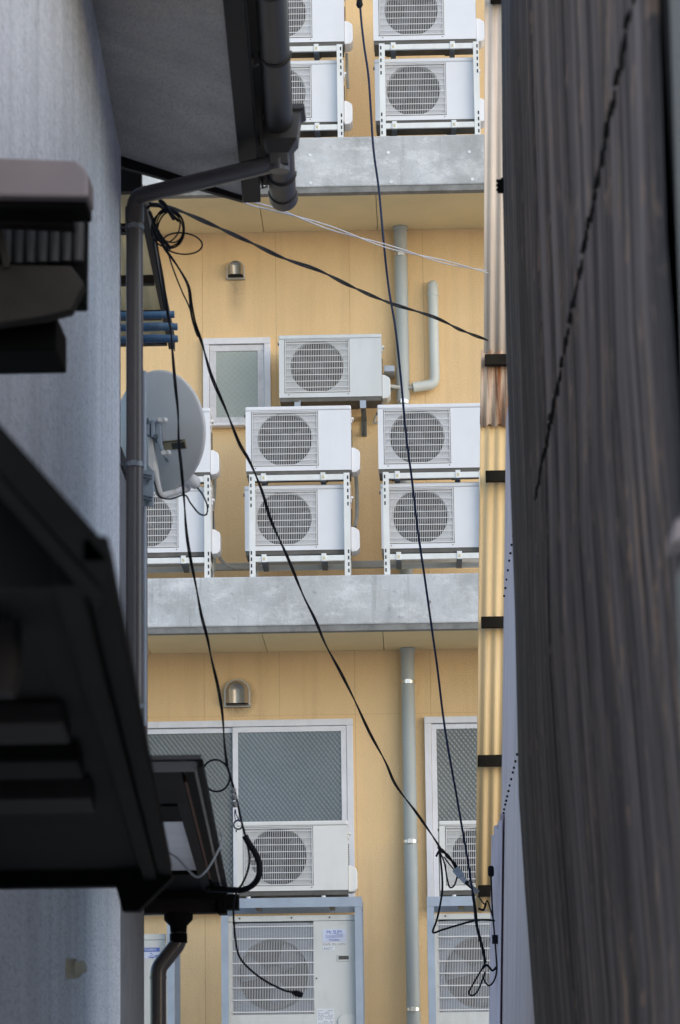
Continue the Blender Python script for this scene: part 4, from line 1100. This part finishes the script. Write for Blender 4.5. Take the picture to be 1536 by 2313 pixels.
MB().hexa([(twx(TY0, TZ0) + .07, TY0 - .01, TZ0), (twx(TY1, TZ0) + .07, TY1, TZ0), (twx(TY1, TZ0) + .25, TY1, TZ0), (twx(TY0, TZ0) + .25, TY0 - .01, TZ0), (twx(TY0, ttop(TY0)) + .07, TY0 - .01, ttop(TY0)), (twx(TY1, ttop(TY1)) + .07, TY1, ttop(TY1)), (twx(TY1, ttop(TY1)) + 3, TY1, ttop(TY1)), (twx(TY0, ttop(TY0)) + 3, TY0 - .01, ttop(TY0))]).build('backing', 'black_wood', tw)
MB().hexa([(twx(TY1, TZ0) - .0, TY1 - .25, TZ0), (twx(TY1, TZ0) + .12, TY1 - .25, TZ0), (twx(TY1, TZ0) + .12, TY1 - .01, TZ0), (twx(TY1, TZ0) + .012, TY1 - .01, TZ0), (twx(TY1, 3.2) + .0, TY1 - .25, 3.2), (twx(TY1, 3.2) + .12, TY1 - .25, 3.2), (twx(TY1, 3.2) + .12, TY1 - .01, 3.2), (twx(TY1, 3.2) + .012, TY1 - .01, 3.2)]).build('gap_shade', 'shadow_gap', tw)  # black strip painting the shade of the gap beside the block wall
# tattered clip sticking out near its far end
q = MB()
p0 = PY(1131, 423, TY0 - .1)
for k in range(6):
    z = p0.z + .020 - .0077 * k; q.box(p0.x - .015 + .004 * (k % 2), p0.x + .009, TY0 - .12, TY0 - .1, z - .003, z + .002)
q.box(p0.x + .0, p0.x + .014, TY0 - .13, TY0 - .1, p0.z - .022, p0.z + .024)
q.build('cable_clip', 'shadow_gap', tw)

# grey block wall at the far right edge
xb0 = PY(1520, 250, 3.55).x
bw = thing('block_wall', 'pale grey wall at the right edge of the photo, near and blurred', 'wall', (xb0, 3.4, 0))
MB().box(xb0, xb0 + 1.2, 3.4, 3.55, PY(1536, 1190, 3.4).z, 3.0).build('upper_wall', 'block_grey', bw, bevel=.006)
xb1 = PY(1532, 1500, 3.56).x
MB().box(xb1, xb1 + 1.2, 3.42, 3.56, 1.45, PY(1536, 1235, 3.4).z).build('lower_wall', 'block_grey', bw, bevel=.006)
a = PY(1517, 1238, 3.3)
MB().prism([PY(x, yy, 3.3) for x, yy in [(1514, 1232), (1522, 1178), (1545, 1160), (1600, 1160), (1600, 1215), (1530, 1222)]], (0, .08, 0)).build('ledge', 'gutter_mauve', bw, bevel=.006)

# mauve corrugated siding beyond the timber
YS0, YS1 = 12.4, 19.0
xa_, xb_ = PY(1137, 1400, YS1), PY(1126, 2300, YS1)
def sx_(y, z): return xa_.x + (xb_.x - xa_.x) * (xa_.z - z) / (xa_.z - xb_.z)
sd = thing('metal_siding', 'mauve-grey corrugated metal siding beyond the timber wall', 'wall', (xa_.x, 17, 0))
vs = []; N = 300
for i in range(N + 1):
    y = YS0 + (YS1 - YS0) * i / N; w_ = .012 * math.sin(2 * math.pi * (y - YS0) / .16)
    for z in (0, 4., 5.9): vs.append((sx_(y, z) + w_ + .012, y, z))
MB().add(vs, [(3 * i + k, 3 * i + 3 + k, 3 * i + 4 + k, 3 * i + 1 + k) for i in range(N) for k in range(2)], 0, True).build('upper_sheet', 'siding_mauve', sd, solid=.002)
z2 = PY(1112, 1890, YS1).z; xs2 = PY(1111, 2000, YS1).x - sx_(YS1, PY(1111, 2000, YS1).z)
vs = []
for i in range(81):
    y = YS1 - .9 + .9 * i / 80; w_ = .012 * math.sin(2 * math.pi * (y - YS0) / .16); zz = z2 + .02 * (int((YS1 - y) / .12) % 3) + .25 * max(0, (YS1 - y - .3)) * .2
    for z in (0, zz): vs.append((sx_(y, z) + w_ + xs2 * (.06 + .94 * (i / 80) ** 1.3), y, z))
MB().add(vs, [(2 * i, 2 * i + 2, 2 * i + 3, 2 * i + 1) for i in range(80)], 0, True).build('lower_sheet', 'siding_mauve', sd, solid=.002)
for zr in (PY(1145, 1800, 17.4).z, PY(1140, 1300, 18.0).z):
    y = 15.5
    while y < 18.9:
        x = sx_(y, zr) - .004 ; q = MB().cyl((x - .006, y, zr), (x + .02, y, zr), .0062, 8); q.build('screw', 'shadow_gap', sd); y += random.uniform(.2, .3)

# cream corrugated screen facing the alley, on dark battens
YCS = 19.2
scr = thing('corrugated_screen', 'cream and rust corrugated plastic screen on dark battens, right of the balconies', 'screen', tuple(PY(1085, 1500, YCS)))
def sheet(pts, y, m, name):
    # pts: top-left, bottom-left pixel; runs right behind the siding
    a, b = PY(*pts[0], y), PY(*pts[1], y); wv = .06; N = 60; vs = []; W = .62
    for i in range(N + 1):
        t = i / N; dx = W * t; dy = .0055 * math.sin(2 * math.pi * dx / wv)
        jag = .012 * math.cos(2 * math.pi * dx / wv)
        vs += [(b.x + dx, y + dy, b.z + jag), (a.x + dx, y + dy, a.z + jag)]
    return MB().add(vs, [(2 * i, 2 * i + 2, 2 * i + 3, 2 * i + 1) for i in range(N)], 0, True).build(name, m, scr, solid=.002)
sheet([(1095, -120), (1093, 812)], YCS + .03, 'sheet_pale', 'upper_sheet')
sheet([(1087, 795), (1084, 962)], YCS - .0, 'sheet_rust', 'rusted_sheet')
sheet([(1085, 945), (1074, 2058)], YCS + .028, 'sheet_cream', 'lower_sheet')
for px0, py, w_ in ((1095, 812, .35), (1097, 1075, .35), (1087, 1405, .35), (1079, 1718, .35), (1080, 2012, .35)):
    p = PY(px0, py, YCS - .06)
    MB().box(p.x, p.x + w_, YCS - .065, YCS - .012, p.z - .033, p.z + .033).build('batten', 'wood_dark', scr, bevel=.003)
p = PY(1112, 0, YCS - .06)
MB().box(p.x - .01, p.x + .4, YCS - .065, YCS + .018, p.z, p.z + .05).build('batten', 'wood_dark', scr, bevel=.003)

# ------------------------------------------------------------------ cables
CG = 'cables strung across the alley'
def cable(pts, r, label, m='cable_black', tw_=None, name='overhead_cable', cat='cable', group=CG, k=8, off=None):
    P = resample(smooth_path([PY(x, y, Y) for x, y, Y in pts], k), .04)
    mb = MB()
    if tw_:
        A, B = twist(P, off or r, tw_); mb.tube(A, r, 7); mb.tube(B, r, 7)
    else: mb.tube(P, r, 8)
    return tag(mb.build(name, m), label, cat, group)
cable([(338, 462, 12.4), (372, 466, 12.5), (430, 486, 12.9), (560, 545, 14.), (640, 583, 14.7), (720, 611, 15.3), (800, 650, 16.), (880, 684, 16.8), (980, 716, 17.7), (1040, 745, 18.3), (1100, 768, 19.1)], .0050, 'thick black twisted cable running down from the coil to the corrugated screen', tw_=1.3)
cable([(285, 372, 12.2), (350, 392, 12.4), (480, 427, 12.9), (560, 457, 13.5), (620, 473, 14), (720, 506, 15), (850, 549, 16.4), (990, 588, 17.9), (1100, 614, 19.2)], .0035, 'thin white twisted wire crossing under the upper balcony', 'cable_white', tw_=3.1, off=.008)
cable([(296, 372, 12.2), (330, 388, 12.3), (352, 398, 12.35)], .008, 'short frayed black sleeve on the white wire by the eave corner')
cable([(812, -60, 17.), (814, 20, 17.), (822, 100, 17.), (833, 180, 17.), (843, 330, 17.05), (856, 430, 17.1), (866, 540, 17.1), (878, 650, 17.2), (893, 740, 17.2), (905, 850, 17.3), (918, 990, 17.4), (930, 1080, 17.5), (944, 1200, 17.6), (960, 1310, 17.7), (974, 1410, 17.8), (988, 1510, 17.9), (1000, 1610, 18), (1012, 1690, 18), (1030, 1790, 18.1), (1042, 1860, 18.2), (1056, 1940, 18.3), (1068, 2020, 18.4), (1074, 2080, 18.4)], .0062, 'long dark blue cable hanging from the top past the grey drain pipe', 'cable_navy')
p = PY(812, 6, 17.); tag(MB().tube([p + V((0, 0, .05)), p + V((0, 0, .0)), p + V((0, 0, -.012)), p + V((0, 0, -.03))], [.013, .017, .02, .011], 12).build('cable_joint', 'cable_black'), 'dark lump-shaped cable joint at the top edge of the photo', 'cable joint')
cable([(356, 520, 12.45), (372, 560, 12.5), (400, 600, 12.6), (425, 645, 12.7), (432, 690, 12.8), (440, 730, 12.9), (456, 775, 13.0), (478, 850, 13.3), (510, 925, 13.6), (540, 1000, 13.9), (565, 1045, 14.1), (592, 1110, 14.4), (612, 1175, 14.6), (650, 1260, 15.), (685, 1345, 15.4), (712, 1400, 15.6), (735, 1455, 15.9), (770, 1520, 16.2), (800, 1580, 16.5), (835, 1655, 16.8), (870, 1720, 17.1), (895, 1775, 17.4), (940, 1835, 17.8), (980, 1893, 18.2), (1000, 1925, 18.4)], .0039, 'black twisted cable crossing diagonally from the coil to the lower right batten', tw_=1.2)
cable([(376, 560, 12.6), (392, 610, 12.6), (412, 660, 12.7), (428, 695, 12.75), (436, 730, 12.85), (446, 760, 12.9)], .003, 'thin black wire slanting beside the twisted cable under the coil')
cable([(345, 500, 12.45), (356, 560, 12.5), (366, 620, 12.5), (376, 690, 12.5), (386, 750, 12.5), (390, 800, 12.5), (396, 870, 12.5), (402, 930, 12.5), (404, 1000, 12.5), (410, 1060, 12.5), (416, 1130, 12.55), (421, 1200, 12.55), (430, 1260, 12.6), (442, 1320, 12.6), (455, 1390, 12.7), (468, 1440, 12.8), (478, 1490, 12.9), (492, 1550, 13), (502, 1610, 13), (507, 1680, 13), (513, 1730, 13)], .0033, 'black twisted cable hanging in front of the satellite dish', tw_=.7)
cable([(513, 1730, 13), (522, 1760, 13), (531, 1790, 13), (540, 1830, 13), (549, 1870, 13), (556, 1895, 13), (563, 1935, 13), (560, 1965, 13.05), (548, 1995, 13.1), (536, 2012, 13.1), (528, 2040, 13.1), (528, 2080, 13.1), (533, 2130, 13.1), (542, 2163, 13.1), (565, 2190, 13.1), (600, 2216, 13.1), (640, 2236, 13.1), (664, 2242, 13.1)], .0045, 'black lead looping down past the tall outdoor unit to a plug')
a, b = PY(660, 2241, 13.1), PY(684, 2248, 13.1)
tag(MB().tube([a, a.lerp(b, .3), a.lerp(b, .8), b], [.006, .012, .012, .009], 10).build('cable_plug', 'cable_black'), 'black plug dangling at the end of the lead before the tall unit', 'plug')
th_ = [(553, 1888, 13), (562, 1905, 13), (578, 1930, 13), (586, 1955, 13), (584, 1980, 13), (570, 2000, 13.05), (548, 2010, 13.1), (520, 2010, 13.15), (480, 2008, 13.2), (465, 2010, 13.2)]
cable(th_, .0125, 'thick black insulated bend leaving the pent roof gutter', name='insulated_bend', group=None)
def ring(cx_, cy_, rx_, ry_, Y, r, label, m='cable_black', rot=0., name='cable_loop', group=CG, dy=.05):
    P = []
    for k in range(36):
        a = 2 * math.pi * k / 36; u, v = rx_ * math.cos(a), ry_ * math.sin(a)
        P.append(PY(cx_ + u * math.cos(rot) - v * math.sin(rot), cy_ + u * math.sin(rot) + v * math.cos(rot), Y + dy * math.sin(a)))
    return tag(MB().tube(P, r, 7, closed=True).build(name, m), label, 'cable', group)
ring(488, 1752, 31, 36, 13, .0042, 'round loop of black cable in front of the dark window pane', rot=-.2)
ring(538, 1863, 10, 10, 13, .0035, 'small blue ring above the thick black bend', 'cable_blue', name='cable_ring', group=None)
iz = thing('strain_insulator', 'string of small grey insulators on a wire beside the window mullion', 'insulator', tuple(PY(530, 1810, 13)))
MB().tube(smooth_path([PY(516, 1735, 13), PY(524, 1770, 13), PY(529, 1785, 13)], 4), .003, 6).build('wire', 'cable_black', iz)
for i, (x, y, r) in enumerate(((528, 1786, .010), (530, 1801, .012), (531, 1817, .0115))):
    c0 = PY(x, y, 13); MB().tube([c0 + V((0, 0, .012)), c0 + V((0, 0, .006)), c0 + V((0, 0, -.006)), c0 + V((0, 0, -.012))], [r * .6, r, r, r * .6], 12).build('insulator_bead', 'cable_grey', iz)
MB().tube(smooth_path([PY(531, 1828, 13), PY(530, 1840, 13), PY(533, 1855, 13), PY(538, 1850, 13), PY(533, 1838, 13), PY(532, 1828, 13)], 4), .0022, 6).build('wire', 'cable_blue', iz)
# grey lead drooping under the pent roof
cable([(380, 1926, 11.8), (400, 1938, 11.6), (425, 1965, 11.4), (445, 1981, 11.3), (463, 1970, 11.3), (480, 1945, 11.4), (498, 1910, 11.6), (502, 1890, 11.7), (497, 1880, 11.75)], .0042, 'grey lead sagging below the pent roof edge', 'cable_grey', group=None, name='grey_lead')
# the coil at the canopy
coil = thing('cable_coil', 'coil of spare black cable hung at the canopy corner', 'cable', tuple(PY(390, 515, 12.4)))
def cring(cx_, cy_, rx_, ry_, r, rot, m='cable_black', y=12.42, dy=.06):
    P = [PY(cx_ + rx_ * math.cos(a) * math.cos(rot) - ry_ * math.sin(a) * math.sin(rot), cy_ + rx_ * math.cos(a) * math.sin(rot) + ry_ * math.sin(a) * math.cos(rot), y + dy * math.sin(a)) for a in [2 * math.pi * k / 40 for k in range(40)]]
    MB().tube(P, r, 7, closed=True).build('loop', m, coil)
cring(383, 515, 33, 45, .0036, -.15); cring(379, 517, 37, 41, .0034, .15); cring(386, 519, 30, 42, .0034, .1); cring(384, 513, 28, 36, .003, -.4); cring(376, 511, 30, 38, .003, .3)
cring(412, 550, 45, 24, .0034, .1)
MB().tube(smooth_path([PY(330, 470, 12.4), PY(350, 462, 12.4), PY(380, 478, 12.4), PY(404, 500, 12.4)], 5), .006, 7).build('lead_in', 'cable_black', coil)
MB().tube(smooth_path([PY(338, 478, 12.4), PY(355, 520, 12.4), PY(372, 545, 12.42), PY(386, 562, 12.42)], 5), .007, 7).build('lead_in', 'cable_black', coil)
MB().tube(smooth_path([PY(346, 540, 12.4), PY(350, 570, 12.4), PY(362, 640, 12.4), PY(372, 700, 12.45)], 5), .004, 7).build('lead_in', 'cable_black', coil)
cable([(360, 452, 12.3), (372, 462, 12.3), (385, 482, 12.35), (392, 494, 12.4)], .008, 'short thick black tail behind the coil', name='cable_tail', group=None)
# the tangle at lower right
YT = 18.5
cable([(990, 1908, 18.2), (993, 1925, 18.3), (998, 1970, YT), (999, 2010, YT), (993, 2050, YT), (986, 2080, YT), (978, 2106, YT), (1000, 2100, YT), (1040, 2088, YT), (1075, 2079, YT), (1100, 2078, YT), (1118, 2080, YT)], .006, 'black cable dropping in a vee before the right-hand tall unit')
cable([(993, 1922, 18.3), (1004, 1950, YT), (1010, 1985, YT), (1016, 2004, YT), (1026, 2000, YT), (1033, 1980, YT)], .005, 'black cable loop hanging beside the strain clamp')
cable([(992, 1915, 18.3), (1015, 1938, YT), (1025, 1950, YT), (1034, 1966, YT)], .006, 'twin black end of the diagonal cable at its clamp', tw_=.2)
cable([(985, 1935, 18.3), (990, 1925, 18.3), (996, 1917, 18.3)], .006, 'stub of black cable tied to the diagonal cable', group=None, name='cable_stub')
cl = thing('strain_clamp', 'pale strain clamp and strap tied to the lower right batten', 'clamp', tuple(PY(1050, 1990, YT)))
MB().beam(PY(1028, 1962, YT), PY(1042, 1980, YT), (0, 1, 0), .03, .04).build('clamp_body', 'galv_mount', cl)
MB().beam(PY(1037, 1976, YT), PY(1056, 1996, YT), (0, 1, 0), .02, .028).build('strap', 'cable_white', cl)
MB().beam(PY(1052, 1992, YT), PY(1080, 2016, YT), (0, 1, 0), .02, .024).build('strap', 'cable_grey', cl)
MB().tube(smooth_path([PY(1002, 1935, YT), PY(1020, 1958, YT), PY(1045, 1985, YT), PY(1068, 2010, YT), PY(1082, 2014, YT + .3)], 4), .004, 6).build('wire', 'cable_black', cl)
cable([(1068, 2018, 18.4), (1074, 2060, 18.4), (1077, 2090, 18.4), (1084, 2120, 18.4), (1092, 2150, 18.4), (1096, 2175, 18.4)], .0085, 'thick black sleeve at the end of the hanging blue cable', group=None, name='cable_sleeve')
cable([(1096, 2175, 18.4), (1085, 2195, 18.4), (1070, 2220, 18.4), (1060, 2240, 18.4), (1065, 2249, 18.4), (1078, 2240, 18.4), (1090, 2212, 18.4), (1096, 2195, 18.4), (1093, 2212, 18.4), (1104, 2226, 18.4), (1116, 2215, 18.4), (1122, 2190, 18.4), (1120, 2150, 18.4), (1116, 2100, 18.4), (1112, 2050, 18.4), (1110, 2000, 18.4), (1109, 1975, 18.4)], .0048, 'tangled black cable knot against the mauve siding')
cable([(1090, 2188, 18.4), (1100, 2180, 18.4), (1112, 2192, 18.4), (1122, 2184, 18.4)], .0065, 'short knotted wire across the tangle', group=None, name='knotted_wire')
cable([(1080, 2024, 18.6), (1094, 2042, 18.5), (1101, 2035, 18.5), (1108, 2055, 18.5), (1114, 2075, 18.5)], .0042, 'crooked wire hooked below the lowest batten', group=None, name='hooked_wire')
cable([(1080, 2052, 18.6), (1092, 2055, 18.6), (1098, 2040, 18.6)], .0065, 'frayed black wire end below the lowest batten', group=None, name='wire_end')
jb = PY(1109, 1968, 18.4)
tag(MB().tube([jb + V((0, 0, .03)), jb + V((0, 0, .02)), jb + V((0, 0, -.02)), jb + V((0, 0, -.03))], [.012, .018, .018, .012], 10).build('junction_knob', 'cable_black'), 'black knob-shaped junction on the edge of the mauve siding', 'cable joint')
jb = PY(1118, 2122, 18.4)
tag(MB().tube([jb + V((0, 0, .025)), jb + V((0, 0, -.025))], .017, 10).build('junction_knob', 'cable_black'), 'black inline cable joint against the mauve siding, below the knob', 'cable joint')
